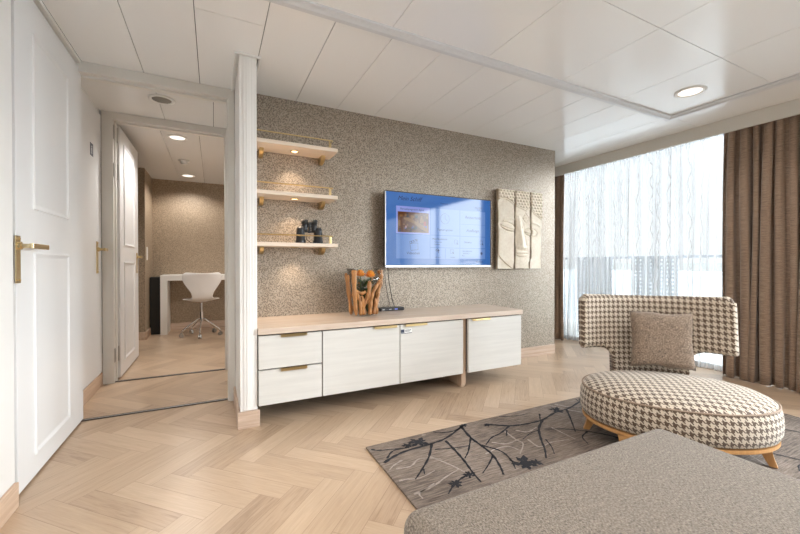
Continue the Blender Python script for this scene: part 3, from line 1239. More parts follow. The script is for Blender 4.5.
def relief(uu, vv):
    """uu: 62..285 left-right, vv: 50..475 downwards"""
    cx_, cy_ = 182, 285
    r2 = ((uu - cx_) / 150) ** 2 + ((vv - cy_) / 215) ** 2
    h = .016 * math.sqrt(max(0, 1 - r2)) if r2 < 1 else 0
    # face outline left jaw and right cheek: background steps back
    jawl = 62 + max(0, (vv - 395)) ** 1.35 * .19
    jr = 292 - max(0, (vv - 215)) * .26 - max(0, vv - 400) * .5
    if uu < jawl: h -= .010
    if uu > jr: h -= .012
    hl = 108 - 14 * math.sin(min(1, max(0, (uu - 62) / 75)) * PI) + max(0, uu - 100) * .42
    if uu > 200:
        hl = 150 - 8 * math.sin(min(1, (uu - 200) / 40) * PI) + max(0, uu - 225) * .75
    d = vv - hl
    if d < 0:
        h = .014 + .011 * abs(math.sin((uu + (int(vv / 16) % 2) * 8) * PI / 15)) * abs(math.sin(vv * PI / 16))
    h += .006 * gs(d - 5, 4)
    # brows
    if 84 < uu < 150:
        yb = 205 + .012 * (uu - 115) ** 2 - (uu - 115) * .05
        h += .006 * gs(vv - yb, 6)
    if 178 < uu < 272:
        yb = 222 + .010 * (uu - 232) ** 2
        h += .006 * gs(vv - yb, 6)
    # eye sockets, lids and lash grooves
    for ex, ey, rx, ry, tl in ((108, 250, 36, 20, .30), (222, 275, 30, 18, .05)):
        dx, dy = (uu - ex) / rx, (vv - ey - (uu - ex) * tl) / ry
        q = dx * dx + dy * dy
        if q < 1: h += .011 * math.sqrt(1 - q)
        h -= .007 * gs((math.sqrt(q) - 1.12) * ry, 3.2)
        yl = ey + (uu - ex) * tl + ry * .35 * (1 - dx * dx)
        if abs(dx) < 1: h -= .007 * gs(vv - yl - 3, 2.5)
    # nose
    if 185 < vv < 372:
        f = (vv - 185) / 187
        nx = 158 + 18 * f
        h += (.006 + .022 * f) * gs(uu - nx, 7 + 9 * f) * min(1, (372 - vv) / 8)
        h -= .006 * gs(uu - nx - 16 - 10 * f, 4) * f
        h -= .005 * gs(uu - nx + 16 + 8 * f, 4) * f
    for nx, rr_ in ((158, 9), (195, 8)):
        h += .010 * gs(math.hypot(uu - nx, (vv - 358)), rr_)
    # lips
    for ly, rx, ry, a in ((388, 34, 8, .012), (403, 27, 9, .013)):
        dx, dy = (uu - 176) / rx, (vv - ly - .004 * (uu - 176) ** 2 * (-1 if ly > 395 else -.6)) / ry
        q = dx * dx + dy * dy
        if q < 1: h += a * math.sqrt(1 - q)
    h -= .006 * gs(vv - 395.5, 2.2) * gs(uu - 176, 26)
    h += .007 * gs(math.hypot(uu - 178, vv - 440), 24)
    # leaf shaped mark on forehead
    dx, dy = (uu - 195) / 17, (vv - 198) / 28
    q = abs(dx) + abs(dy)
    h -= .004 * gs((q - 1) * 17, 3)
    if q < 1: h += .002 * math.sin(vv * .8)
    return h


for (ua, ub) in ((62, 138), (146, 219), (227, 285)):
    bm = B()
    nu, nv = 34, 150
    G = []
    edge_w = lambda vv: 2.0 * math.sin(vv * .05 + ua)
    for r in range(nv + 1):
        vv = 50 + 425 * r / nv
        row = []
        for c in range(nu + 1):
            uu = ua + (ub - ua) * c / nu
            wob = edge_w(vv) * (1 if c == nu and ub < 280 else (1 if c == 0 and ua > 70 else 0))
            xx = AX0 + (AX1 - AX0) * (uu + wob - 62) / 223
            zz = AZ1 - (AZ1 - AZ0) * (vv - 50) / 425
            edge_d = min(c, nu - c, r, nv - r)
            row.append(bm.verts.new((xx, -.018 - max(-.004, relief(uu, vv)) * (1 if edge_d > 0 else .35), zz)))
        G.append(row)
    for r in range(nv):
        for c in range(nu):
            f = bm.faces.new((G[r][c], G[r][c + 1], G[r + 1][c + 1], G[r + 1][c]))
            f.smooth = True
            uu = ua + (ub - ua) * c / nu
    # sides and back
    rim = [G[0][c] for c in range(nu + 1)] + [G[r][nu] for r in range(1, nv + 1)] + [G[nv][c] for c in range(nu - 1, -1, -1)] + [G[r][0] for r in range(nv - 1, 0, -1)]
    bk = [bm.verts.new((v.co.x, .014, v.co.z)) for v in rim]
    for k in range(len(rim)):
        f = bm.faces.new((rim[k], bk[k], bk[(k + 1) % len(rim)], rim[(k + 1) % len(rim)]))
        f.material_index = 1
    obj('plank', bm, None, t, mats=['stone_cream', 'stone_brown'])
bm = B(); box(bm, AX0 + .02, AX1 - .02, .014, .029, .06, .10); box(bm, AX0 + .02, AX1 - .02, .014, .029, .66, .70)
obj('batten', bm, 'dark_case', t)

# ------------------------------------------------------------------ driftwood vase with orange roses
VX, VY, VZ = 1.000, 2.60, .571
t = thing('driftwood_vase', 'clear glass vase held in a cage of brown driftwood branches on the worktop', 'vase', (VX, VY, VZ))
bm = B()
lv = [(0.004, .060), (.12, .076), (.24, .095), (.345, .112)]
R_ = []
for inner in (0, 1):
    seq = lv if not inner else lv[::-1]
    for z_, hw in seq:
        if inner: hw -= .004; z_ = max(z_, .012)
        rc = .02
        ring = []
        for cxs, cys, a0 in ((1, 1, 0), (-1, 1, 90), (-1, -1, 180), (1, -1, 270)):
            for q in range(5):
                a = math.radians(a0 + 90 * q / 4)
                ring.append(bm.verts.new((cxs * (hw - rc) + rc * math.cos(a), cys * (hw - rc) * .8 + rc * math.sin(a), z_)))
        R_.append(ring)
for a, b in zip(R_, R_[1:]):
    for k in range(20):
        bm.faces.new((a[k], a[(k + 1) % 20], b[(k + 1) % 20], b[k]))
bm.faces.new(R_[0][::-1]); bm.faces.new(R_[-1])
obj('glass_vase', bm, 'vase_glass', t, smooth=True)
bm = B()
lathe(bm, [(.045, .013), (.065, .10), (.078, .17), (.07, .185), (.0, .19)], seg=20)
obj('moss_filling', bm, 'moss', t, smooth=True)


def smooth_path(pts, n=6):
    out = []
    P = [Vector(p) for p in pts]
    P = [P[0] * 2 - P[1]] + P + [P[-1] * 2 - P[-2]]
    for i in range(1, len(P) - 2):
        for s in range(n):
            u_ = s / n
            out.append(.5 * ((2 * P[i]) + (-P[i - 1] + P[i + 1]) * u_ + (2 * P[i - 1] - 5 * P[i] + 4 * P[i + 1] - P[i + 2]) * u_ ** 2 + (-P[i - 1] + 3 * P[i] - 3 * P[i + 1] + P[i + 2]) * u_ ** 3))
    out.append(P[-2])
    return out


def branch(pts, r0, r1, parent, seed, name='branch', mat='driftwood'):
    rn = random.Random(seed)
    path = smooth_path(pts)
    n = len(path)
    rs = []
    for i in range(n):
        f = i / (n - 1)
        rs.append((r0 + (r1 - r0) * f) * (1 + .16 * math.sin(i * 1.3 + seed) + rn.uniform(-.07, .07)) * (.55 if i in (0,) else 1) * (.75 if i == n - 1 else 1))
    bm = B(); tube(bm, path, rs, 9)
    o = obj(name, bm, mat, parent, smooth=True)
    return o


BR = [
    ([(.040, -.085, .012), (.060, -.088, .10), (.085, -.085, .17)], .015, .010),
    ([(-.060, -.088, .012), (-.068, -.10, .10), (-.085, -.10, .17)], .013, .010),
    ([(-.02, -.088, .09), (.02, -.10, .14)], .011, .009),  # front pieces: left to right
    ([(-.088, -.075, .012), (-.100, -.085, .12), (-.112, -.095, .25), (-.112, -.10, .335)], .015, .019),
    ([(-.108, -.02, .012), (-.118, -.03, .12), (-.128, -.03, .22), (-.132, -.03, .30)], .014, .008),
    ([(-.030, -.080, .012), (-.038, -.09, .09), (-.005, -.105, .16), (.002, -.105, .255)], .018, .014),
    ([(-.030, -.085, .10), (-.055, -.09, .15)], .014, .010),
    ([(.012, -.085, .012), (.014, -.098, .10), (.030, -.108, .18), (.075, -.105, .245), (.098, -.10, .262)], .016, .012),
    ([(.072, -.07, .012), (.058, -.085, .07), (.050, -.09, .13)], .018, .011),
    ([(.056, -.06, .060), (.070, -.065, .13), (.100, -.06, .22), (.112, -.05, .29), (.104, -.05, .335)], .017, .019),
    ([(-.108, -.09, .19), (-.06, -.10, .17), (-.025, -.10, .178)], .013, .012),
    ([(-.07, .07, .012), (-.09, .085, .15), (-.11, .09, .31)], .016, .012),
    ([(.06, .07, .012), (.08, .085, .15), (.10, .09, .29)], .016, .012),
    ([(0, .08, .012), (.01, .09, .15), (-.01, .095, .28)], .015, .012),
    ([(.095, .0, .012), (.11, .0, .15), (.135, .0, .29)], .014, .011),
    ([(-.05, -.082, .012), (-.06, -.092, .07), (-.045, -.10, .13)], .012, .010),
]
for q, (p, a, b) in enumerate(BR):
    branch(p, a, b, t, q + 1)


def rose(x, y, z, rad, label, seed):
    r = thing('orange_rose', label, 'flower', (x, y, z), 0, 'orange roses in the driftwood vase')
    rn = random.Random(seed)
    bm = B()
    for layer, (n, rr_, hh, tilt) in enumerate(((3, .35, .9, .15), (5, .6, .8, .45), (6, .85, .62, .8), (7, 1.0, .42, 1.15))):
        for k in range(n):
            a0 = 2 * PI * k / n + layer * .6 + rn.uniform(-.1, .1)
            half = PI / n * 1.25
            g = []
            for iu in range(6):
                row = []
                for iv in range(5):
                    a = a0 + half * (iu / 5 * 2 - 1) * (.5 + .5 * math.sin(PI * (.25 + .6 * iv / 4)))
                    f = iv / 4
                    rad_ = rad * (rr_ * (.30 + .70 * f ** .7) + .06 * math.sin(5 * a))
                    zz = rad * (hh * f * 1.25 - .25 - .25 * f * f * tilt)
                    row.append(bm.verts.new((rad_ * math.cos(a), rad_ * math.sin(a), zz)))
                g.append(row)
            for iu in range(5):
                for iv in range(4):
                    bm.faces.new((g[iu][iv], g[iu + 1][iv], g[iu + 1][iv + 1], g[iu][iv + 1]))
    obj('petals', bm, 'flower_orange', r, smooth=True)
    bm = B(); tube(bm, [(0, 0, -rad * .2), (.0, .0, -.06), (0, 0, VZ + .15 - z)], .0035, 6); obj('stem', bm, 'leaf', r)
    return r


rose(VX - .044, VY - .045, VZ + .300, .044, 'orange rose in the driftwood vase, the left of two', 3)
rose(VX + .034, VY - .045, VZ + .292, .047, 'orange rose in the driftwood vase, the right of two', 8)
bm = B()
rn = random.Random(11)
for q in range(70):
    a = rn.uniform(0, 2 * PI)
    rr_ = rn.uniform(.01, .062)
    c = Vector((rr_ * math.cos(a), rr_ * math.sin(a) * .8 - .01, rn.uniform(.17, .262)))
    d_ = Vector((math.cos(a), math.sin(a), rn.uniform(.1, .8))).normalized() * .034
    s_ = d_.cross(Vector((0, 0, 1))).normalized() * .014
    vs = [bm.verts.new(q_) for q_ in (c - d_, c - d_ * .2 + s_, c + d_, c - d_ * .2 - s_, c + Vector((0, 0, .006)))]
    bm.faces.new((vs[0], vs[1], vs[4])); bm.faces.new((vs[1], vs[2], vs[4])); bm.faces.new((vs[2], vs[3], vs[4])); bm.faces.new((vs[3], vs[0], vs[4]))
lf = obj('foliage', bm, 'leaf')
lf.location = (VX, VY, VZ)
tag(lf, 'dark green leaves below the orange roses inside the vase', 'foliage')

# ------------------------------------------------------------------ desk and shell chair in the further room
t = thing('desk', 'white desk with panel side against brown wallpaper in the further room', 'desk', (.25, 6.02, 0))
bm = B(); box(bm, -.892, .9, -.17, .225, .725, .80, bev=.002)
obj('desktop', bm, 'white_desk', t)
for xx in (-.892, .82):
    bm = B(); box(bm, xx, xx + .08, -.17, .225, 0, .7245, bev=.002)
    obj('side_panel', bm, 'white_desk', t)
bm = B(); box(bm, -.772, -.650, 5.95, 6.22, 0, .77, bev=.003)  # made-up dark block, added to darken the gap beside the desk
tag(obj('dark_gap_block', bm, 'shadow_gap'), 'dark block added to darken the gap between white desk and the wall with light switch', 'cabinet')

# chair (seen from behind, facing desk)
CHX, CHY = -.150, 5.60
t = thing('swivel_chair', 'white moulded shell chair on chromed five-star base at the white desk', 'chair', (CHX, CHY, 0), .08)
# shell: seat + back as one bent sheet. local: +y forward (to desk), back at -y
bm = B()
prof = []   # (y, z, halfwidth, dish)
P_ = [(.20, .455, .17, .00), (.17, .470, .195, .0), (.10, .478, .215, .004), (.02, .470, .220, .010), (-.06, .462, .215, .018), (-.12, .462, .185, .022),
      (-.165, .478, .150, .016), (-.190, .510, .118, .006), (-.205, .56, .118, .004), (-.215, .62, .150, .010), (-.225, .68, .195, .022), (-.238, .74, .225, .036),
      (-.250, .79, .228, .044), (-.258, .825, .222, .048), (-.262, .845, .185, .046)]
nn = 14
G = []
for (y_, z_, hw, ds) in P_:
    row = []
    for c in range(nn + 1):
        u_ = c / nn * 2 - 1
        seat = z_ < .5
        up = ds * u_ * u_
        top = -.012 * (1 - u_ * u_) if z_ > .80 else 0
        row.append(bm.verts.new((hw * u_, y_ + (0 if seat else up * 1.2), z_ + (up * 1.6 if seat else 0) + top)))
    G.append(row)
for r in range(len(G) - 1):
    for c in range(nn):
        bm.faces.new((G[r][c], G[r][c + 1], G[r + 1][c + 1], G[r + 1][c]))
o = obj('seat_shell', bm, 'white_shell', t, smooth=True)
sm = o.modifiers.new('solid', 'SOLIDIFY'); sm.thickness = .011; sm.offset = 0
ss = o.modifiers.new('sub', 'SUBSURF'); ss.levels = 2; ss.render_levels = 2
bm = B()
cyl(bm, (0, 0, .24), (0, 0, .455), .014, seg=16)
cyl(bm, (0, 0, .19), (0, 0, .32), .022, seg=20)
cyl(bm, (0, 0, .44), (0, 0, .457), .07, .09, seg=24)
obj('column', bm, 'chrome', t)
for k in range(5):
    a = math.radians(-98 + 72 * k)
    c_, s_ = math.cos(a), math.sin(a)
    bm = B()
    tube(bm, [(c_ * .012, s_ * .012, .235), (c_ * .05, s_ * .05, .215), (c_ * .15, s_ * .15, .145), (c_ * .215, s_ * .215, .095), (c_ * .235, s_ * .235, .075), (c_ * .238, s_ * .238, .055)], .010, 10)
    lg = obj('leg', bm, 'chrome', t, smooth=True)
    bm = B()
    for off in (-.012, .012):
        cyl(bm, (c_ * .238 + -s_ * off - s_ * .007, s_ * .238 + c_ * off + c_ * .007, .025), (c_ * .238 - s_ * off + s_ * .007, s_ * .238 + c_ * off - c_ * .007, .025), .025, seg=18)
    cyl(bm, (c_ * .238, s_ * .238, .03), (c_ * .238, s_ * .238, .056), .012, seg=12)
    obj('caster', bm, 'steel', lg)

# ------------------------------------------------------------------ rug
RX0, RX1, RY0, RY1, RZ = .695, 3.21, -.9, 1.785, .010
bm = B(); box(bm, RX0, RX1, RY0, RY1, 0, RZ, bev=.003)
for f in bm.faces: f.material_index = 0


def P(u_, v_):          # floor point under a spot of the photograph, used only to read off the branch layout
    k_ = (u_ - 400) / F_PX
    s_, c_ = math.sin(YAW), math.cos(YAW)
    t_ = (RZ - CAM_H) / ((264 - v_) / F_PX)
    return Vector(((s_ + c_ * k_) * t_, (c_ - s_ * k_) * t_, 0))


def strip(pts, w0, w1, mi, z):
    pp = smooth_path(pts, 5)
    pp = [p for p in pp if RX0 + .012 < p.x < RX1 - .012 and RY0 < p.y < RY1 - .012]
    if len(pp) < 2: return
    L_, Rr = [], []
    for i_, p in enumerate(pp):
        d_ = (pp[min(i_ + 1, len(pp) - 1)] - pp[max(i_ - 1, 0)])
        if d_.length < 1e-6: d_ = Vector((1, 0, 0))
        d_.normalize()
        n_ = Vector((-d_.y, d_.x, 0))
        wd = (w0 + (w1 - w0) * i_ / (len(pp) - 1)) / 2 * (1 + .3 * math.sin(i_ * 2.1))
        L_.append(bm.verts.new((p.x + n_.x * wd, p.y + n_.y * wd, z)))
        Rr.append(bm.verts.new((p.x - n_.x * wd, p.y - n_.y * wd, z)))
    for i_ in range(len(pp) - 1):
        f = bm.faces.new((L_[i_], Rr[i_], Rr[i_ + 1], L_[i_ + 1]))
        f.material_index = mi


def blossom(c, rad, mi, z, seed):
    rn = random.Random(seed)
    for k in range(7):
        a = 2 * PI * k / 7 + rn.uniform(-.3, .3)
        d_ = Vector((math.cos(a), math.sin(a), 0))
        n_ = Vector((-d_.y, d_.x, 0))
        q = c + d_ * rad * .2
        L_ = rad * rn.uniform(.7, 1.1)
        vs = [q, q + d_ * L_ * .5 + n_ * L_ * .28, q + d_ * L_, q + d_ * L_ * .5 - n_ * L_ * .28]
        f = bm.faces.new([bm.verts.new((v.x, v.y, z + k * .00004)) for v in vs])
        f.material_index = mi
    vs = [c + Vector((math.cos(a_ * PI / 4), math.sin(a_ * PI / 4), 0)) * rad * .45 for a_ in range(8)]
    f = bm.faces.new([bm.verts.new((v.x, v.y, z + .0005)) for v in vs])
    f.material_index = mi


def zp(l): return [P(360 + a / 3.333, 395 + b / 3.333) for a, b in l]


zd = RZ + .0016
for l, a, b in (
    ([(60, 245), (110, 210), (160, 188), (240, 165), (290, 145), (350, 100)], .016, .012),
    ([(22, 182), (60, 188), (100, 185), (150, 180)], .012, .006),
    ([(90, 215), (110, 190), (160, 178)], .010, .008),
    ([(240, 165), (230, 210), (205, 255), (185, 285)], .013, .006),
    ([(212, 250), (216, 268)], .008, .004),
    ([(235, 125), (280, 128), (320, 120), (350, 100)], .008, .010),
    ([(335, 105), (370, 145), (410, 175), (445, 205), (470, 245), (480, 270)], .016, .009),
    ([(370, 145), (362, 190), (350, 215)], .010, .005),
    ([(285, 155), (320, 190), (350, 225), (375, 260), (405, 295)], .014, .008),
    ([(250, 185), (310, 180), (365, 172)], .008, .005),
    ([(405, 170), (470, 190), (505, 220), (520, 250)], .012, .006),
    ([(445, 205), (430, 235), (410, 265)], .010, .004),
    ([(370, 265), (335, 285), (310, 310), (295, 335)], .011, .006),
    ([(420, 100), (500, 105), (560, 98), (610, 85), (650, 62), (700, 45), (740, 20)], .016, .012),
    ([(500, 105), (470, 130), (440, 145), (420, 170)], .012, .005),
    ([(490, 120), (490, 140)], .010, .006),
    ([(610, 85), (598, 115), (605, 150), (618, 185), (622, 215)], .015, .008),
    ([(598, 120), (570, 130), (545, 150)], .008, .004),
    ([(690, 50), (705, 85), (720, 125)], .013, .006),
    ([(600, 65), (602, 85)], .010, .006),
    ([(450, 75), (520, 72), (560, 65)], .008, .006),
    ([(500, 220), (540, 235), (570, 225)], .010, .01),
    ([(620, 150), (640, 175), (650, 200)], .008, .004),
):
    strip(zp(l), a, b, 1, zd)
for (a, b, r_) in ((195, 160, .052), (160, 172, .030), (348, 103, .022), (655, 52, .045), (365, 270, .028), (555, 232, .062), (590, 228, .030), (320, 300, .03), (425, 103, .02), (740, 18, .03)):
    blossom(zp([(a, b)])[0], r_, 1, zd + .0002, a)
rn = random.Random(21)
for l in ([(100, 300), (150, 285), (200, 280), (250, 255)], [(180, 335), (240, 310), (290, 275), (330, 250)], [(120, 250), (170, 240), (200, 215), (270, 215)],
          [(225, 205), (300, 235), (350, 260)], [(480, 120), (520, 150), (545, 165), (535, 200)], [(560, 150), (600, 175), (640, 160), (700, 150)],
          [(440, 160), (490, 165), (530, 150)], [(520, 120), (560, 125), (590, 110)], [(420, 200), (460, 180), (500, 175), (540, 190)], [(140, 220), (110, 240), (90, 265)],
          [(200, 100), (250, 105), (300, 95), (340, 90)], [(640, 110), (680, 130), (720, 150)], [(250, 300), (200, 330), (210, 350)], [(640, 30), (690, 40), (730, 45)],
          [(110, 150), (150, 140), (220, 135)]):
    strip(zp(l), .011, .005, 2, RZ + .0008)
# the same branching carried on over the rest of the rug
for q in range(34):
    x_, y_ = rn.uniform(1.6, 3.15), rn.uniform(-.7, 1.7)
    if x_ < 1.9 and y_ > .9: continue
    a = rn.uniform(0, 2 * PI)
    pts = [Vector((x_, y_, 0))]
    for s in range(4):
        a += rn.uniform(-.5, .5)
        pts.append(pts[-1] + Vector((math.cos(a), math.sin(a), 0)) * .12)
    strip(pts, .015, .006, 1 if q % 2 else 2, zd if q % 2 else RZ + .0008)
    if q % 2:
        strip([pts[2], pts[2] + Vector((math.cos(a + .8), math.sin(a + .8), 0)) * .09, pts[2] + Vector((math.cos(a + 1.1), math.sin(a + 1.1), 0)) * .16], .010, .005, 1, zd)
tag(obj('rug', bm, None, mats=['rug_weave', 'rug_dark', 'rug_pale'], auto='keep'), 'grey brown rug with dark and pale branch pattern under the armchair', 'rug')

# ------------------------------------------------------------------ houndstooth armchair
AC = Vector((2.166, 1.116, RZ + .0025))
TH = -.753
SA, SB = .438, .331
t = thing('armchair', 'low armchair in brown and cream houndstooth with wide curved back on the rug', 'armchair', AC, TH)
zb0, zt0 = .128 - AC.z, .279 - AC.z


def sup(q, a, b, n=2.12):
    c_, s_ = math.cos(q), math.sin(q)
    return a * math.copysign(abs(c_) ** (2 / n), c_), b * math.copysign(abs(s_) ** (2 / n), s_)


NS = 96
bm = B()
uvl = bm.loops.layers.uv.new('UVMap')
# (inset, z) side band then crown
side = [(.030, zb0), (.012, zb0 + .006), (.003, zb0 + .03), (.0, zb0 + .07), (.004, zt0 - .03), (.012, zt0 - .006), (.016, zt0)]
crown = [(.016, zt0), (.03, zt0 + .012), (.06, zt0 + .026), (.11, zt0 + .040), (.17, zt0 + .050), (.24, zt0 + .057), (.30, zt0 + .061)]


def rings(tab):
    out_ = []
    for ins, z_ in tab:
        out_.append([Vector((*sup(2 * PI * k / NS, SA - ins, SB - ins), z_)) for k in range(NS)])
    return out_


def add_rings(rg, mode):
    vr = [[bm.verts.new(p) for p in r] for r in rg]
    per = [0]
    for k in range(NS):
        per.append(per[-1] + (rg[3][(k + 1) % NS] - rg[3][k]).length)
    sl = [0]
    for a, b in zip(rg, rg[1:]):
        sl.append(sl[-1] + (b[0] - a[0]).length)
    for i_ in range(len(rg) - 1):
        for k in range(NS):
            k2 = (k + 1) % NS
            vs = (vr[i_][k], vr[i_][k2], vr[i_ + 1][k2], vr[i_ + 1][k])
            f = bm.faces.new(vs)
            f.smooth = True
            if mode == 'side':
                uv = ((per[k], sl[i_]), (per[k + 1], sl[i_]), (per[k + 1], sl[i_ + 1]), (per[k], sl[i_ + 1]))
            else:
                uv = [(v.co.x, v.co.y) for v in vs]
            for l, q in zip(f.loops, uv):
                l[uvl].uv = q
    return vr


add_rings(rings(side), 'side')
vr = add_rings(rings(crown), 'top')
cv = bm.verts.new((0, 0, zt0 + .063))
for k in range(NS):
    f = bm.faces.new((vr[-1][k], vr[-1][(k + 1) % NS], cv))
    f.smooth = True
    for l in f.loops: l[uvl].uv = (l.vert.co.x, l.vert.co.y)
f = bm.faces.new([bm.verts.new(Vector((*sup(2 * PI * k / NS, SA - .03, SB - .03), zb0))) for k in range(NS)][::-1])
seat = obj('seat', bm, 'houndstooth', t, smooth=True, auto='keep')
bm = B()
pts = [Vector((*sup(2 * PI * k / NS, SA - .014, SB - .014), zt0 + .001)) for k in range(NS + 1)]
tube(bm, pts, .0045, 8)
obj('piping', bm, 'piping', seat, smooth=True)
# wooden ring
bm = B()
rg = []
for ins, z_ in ((.045, zb0 - .024), (.018, zb0 - .024), (.012, zb0 - .018), (.012, zb0 - .003), (.045, zb0 - .003)):
    rg.append([bm.verts.new((*sup(2 * PI * k / NS, SA - ins, SB - ins), z_)) for k in range(NS)])
for a, b in zip(rg, rg[1:] + rg[:1]):
    for k in range(NS):
        bm.faces.new((a[k], a[(k + 1) % NS], b[(k + 1) % NS], b[k]))
obj('seat_frame', bm, 'chair_oak', t, smooth=False)
# curved legs
for (lx, ly) in ((.30, .20), (-.375, .03), (.325, -.150), (-.27, -.225)):
    bm = B()
    d_ = Vector((lx, ly, 0)).normalized()
    n_ = Vector((-d_.y, d_.x, 0))
    base_ = Vector((lx, ly, 0))
    G = []
    for f_ in [i_ / 10 for i_ in range(11)]:
        z_ = (zb0 - .012) * (1 - f_)
        o_ = .032 * f_ ** 1.6 - .004
        wd = .050 * (1 - f_) ** 2 + .026
        th_ = .050 - .020 * f_
        c_ = base_ + d_ * o_ + Vector((0, 0, z_))
        G.append([bm.verts.new(c_ + n_ * a * wd / 2 * 1.0 + d_ * b * th_ / 2) for a, b in ((-1, -1), (1, -1), (1, 1), (-1, 1))])
    for a, b in zip(G, G[1:]):
        for k in range(4):
            bm.faces.new((a[k], a[(k + 1) % 4], b[(k + 1) % 4], b[k]))
    bm.faces.new(G[0]); bm.faces.new(G[-1][::-1])
    o = obj('leg', bm, 'chair_oak', t)
    bv = o.modifiers.new('bev', 'BEVEL'); bv.width = .003; bv.segments = 2
# backrest: T silhouette on a curved shell. local: x along chord (a dir), +y away from camera side
# local axes: x dir = (cos TH, sin TH) -> right/near; y dir = (-sin TH, cos TH) -> back
zs0, zs1 = .262, .752 - AC.z


def back_half(z_):
    """half width of the T outline at height z"""
    zl = .425 - AC.z
    if z_ <= zl - .045: return .205 + .02 * (1 - z_ / (zl - .045))
    return .375


bm = B()
uvl = bm.loops.layers.uv.new('UVMap')


def bpt(s, z_, off):
    """point on back shell: s = arc coordinate (-.40..+.40), off = thickness offset outward(back)"""
    Rr_ = .62
    a = s / Rr_
    ln = (z_ - .25) * .10
    yb = SB + .015 + ln - Rr_ * (1 - math.cos(a))
    return Vector((Rr_ * math.sin(a) * 1.0 - off * -math.sin(a), yb + off * math.cos(a), z_))


# outline polygon in (s,z), rounded
WZ0, WZ1, HW, NW = .432 - AC.z, .764 - AC.z, .435, .208


def arc(cx_, cz_, r_, a0, a1, n=7):
    return [(cx_ + r_ * math.cos(math.radians(a0 + (a1 - a0) * i_ / n)), cz_ + r_ * math.sin(math.radians(a0 + (a1 - a0) * i_ / n))) for i_ in range(n + 1)]


half = []
half += [(NW, .235)]
half += [(NW, .30)]
half += arc(NW + .05, WZ0 - .05, .05, 180, 90, 8)
half += arc(HW - .02, WZ0 + .02, .02, -90, 0, 6)
half += arc(HW - .035 - .012, WZ1 - .035 + .0, .035, 0, 90, 6)
NSX = 46
# build as a grid over s with per-column bottom/top limits


def zlim(s):
    a = abs(s)
    top = WZ1 - .006 * math.cos(a / HW * PI / 2) * 2
    if a > HW - .047: top = WZ1 - .035 + math.sqrt(max(0, .035 ** 2 - (a - (HW - .047)) ** 2)) if a < HW - .012 else WZ1 - .035
    if a <= NW: bot = .235
    elif a < NW + .09:
        q = (NW + .09 - a) / .09
        bot = WZ0 - .085 * (1 - math.sqrt(max(0, 1 - q * q)))
        bot = min(bot, WZ0)
    elif a > HW - .02: bot = WZ0 + .02 - math.sqrt(max(0, .02 ** 2 - (a - (HW - .02)) ** 2))
    else: bot = WZ0
    return bot, top


ss_ = sorted(set([round(-HW + 2 * HW * k / NSX, 4) for k in range(NSX + 1)] + [q * f for q in (-1, 1) for f in (NW, NW + .0005, NW + .01, NW + .025, NW + .003, NW + .006, NW + .017, NW + .033, NW + .045, NW + .06, NW + .075, NW + .09, HW - .002, HW - .004, HW - .006, HW - .009, HW - .012, HW - .016, HW - .024, HW - .036, HW - .042, HW - .047, HW - .02, HW - .03)]))
NZ = 18
TK = .058
front, back = [], []
for s in ss_:
    b_, t_ = zlim(s)
    a_ = abs(s)
    fr, bk = [], []
    for k in range(NZ + 1):
        z_ = b_ + (t_ - b_) * k / NZ
        ed = min(min(z_ - b_, t_ - z_) / .022, (HW - a_) / .022)
        rd = TK / 2 * math.sqrt(max(0, 1 - (1 - min(1, ed)) ** 2))
        rd = max(rd, .004)
        fr.append(bm.verts.new(bpt(s, z_, -rd)))
        bk.append(bm.verts.new(bpt(s, z_, rd)))
    front.append(fr); back.append(bk)


def quad(vs, uv):
    try:
        f = bm.faces.new(vs)
    except ValueError:
        return
    f.smooth = True
    for l, q in zip(f.loops, uv): l[uvl].uv = q


for i_ in range(len(ss_) - 1):
    for k in range(NZ):
        z00, z01 = front[i_][k].co.z, front[i_][k + 1].co.z
        z10, z11 = front[i_ + 1][k].co.z, front[i_ + 1][k + 1].co.z
        uv = ((ss_[i_], z00), (ss_[i_ + 1], z10), (ss_[i_ + 1], z11), (ss_[i_], z01))
        quad((front[i_][k], front[i_ + 1][k], front[i_ + 1][k + 1], front[i_][k + 1]), uv)
        quad((back[i_][k + 1], back[i_ + 1][k + 1], back[i_ + 1][k], back[i_][k]), (uv[3], uv[2], uv[1], uv[0]))
    quad((front[i_ + 1][0], front[i_][0], back[i_][0], back[i_ + 1][0]), ((ss_[i_ + 1], 0), (ss_[i_], 0), (ss_[i_], .03), (ss_[i_ + 1], .03)))
    quad((front[i_][NZ], front[i_ + 1][NZ], back[i_ + 1][NZ], back[i_][NZ]), ((ss_[i_], 0), (ss_[i_ + 1], 0), (ss_[i_ + 1], .03), (ss_[i_], .03)))
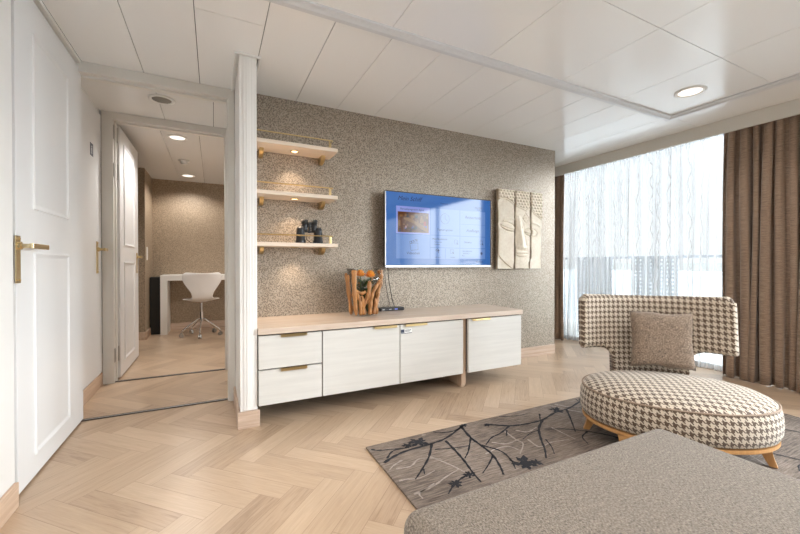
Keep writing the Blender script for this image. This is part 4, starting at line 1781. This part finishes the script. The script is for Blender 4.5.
for i_, sgn in ((0, 1), (len(ss_) - 1, -1)):
    for k in range(NZ):
        vs = (front[i_][k], front[i_][k + 1], back[i_][k + 1], back[i_][k])
        quad(vs if sgn > 0 else vs[::-1], ((0, vs[0].co.z), (0, vs[1].co.z), (.03, vs[1].co.z), (.03, vs[0].co.z)))
obj('backrest', bm, 'houndstooth', t, smooth=True)

# cushion on the seat
cu = bpy.data.objects.new('x', None)
bpy.data.objects.remove(cu)
bm = B()
n = 20
hw = .163
G = {}
for sgn in (1, -1):
    for a in range(n + 1):
        for b in range(n + 1):
            u_, v_ = a / n * 2 - 1, b / n * 2 - 1
            ed = (1 - u_ ** 4) * (1 - v_ ** 4)
            pin = 1 - .07 * (1 - abs(u_ * v_)) * max(abs(u_), abs(v_)) ** 3
            th_ = .052 * ed ** .45
            key = (a, b, sgn if 0 < a < n and 0 < b < n else 0)
            if key not in G:
                G[key] = bm.verts.new((hw * u_ * pin, sgn * th_ if key[2] else 0, hw * v_ * pin + .004 * math.sin(5 * u_ + 3 * v_)))


def gk(a, b, s): return G[(a, b, s if 0 < a < n and 0 < b < n else 0)]


for s in (1, -1):
    for a in range(n):
        for b in range(n):
            vs = (gk(a, b, s), gk(a + 1, b, s), gk(a + 1, b + 1, s), gk(a, b + 1, s))
            bm.faces.new(vs if s < 0 else vs[::-1])
cu = obj('cushion', bm, 'cushion_fabric', smooth=True)
tag(cu, 'square brown tweed cushion leaning on the armchair back', 'cushion')
Mt = Matrix.Translation(AC) @ Matrix.Rotation(TH, 4, 'Z')
cu.location = Mt @ Vector((.030, .225, .332 - AC.z + hw + .012))
cu.rotation_euler = (math.radians(-12), math.radians(2), TH)

# ------------------------------------------------------------------ ottoman in the foreground
t = thing('ottoman', 'large grey brown woven ottoman in the right foreground', 'ottoman', (.822, .157, 0))
bm = B()
OXh, OYh = .472, .555
v_ = box(bm, -OXh, OXh, -OYh, OYh, .08, .430, bev=.040, seg=6)
obj('upholstered_body', bm, 'ottoman_fabric', t, smooth=True)
for a in (-1, 1):
    for b in (-1, 1):
        z0_ = 0 if a < 0 else RZ + .002
        bm = B(); cyl(bm, (a * .38, b * .46, z0_), (a * .38, b * .46, .082), .018, .025, seg=16)
        obj('leg', bm, 'dark_case', t)
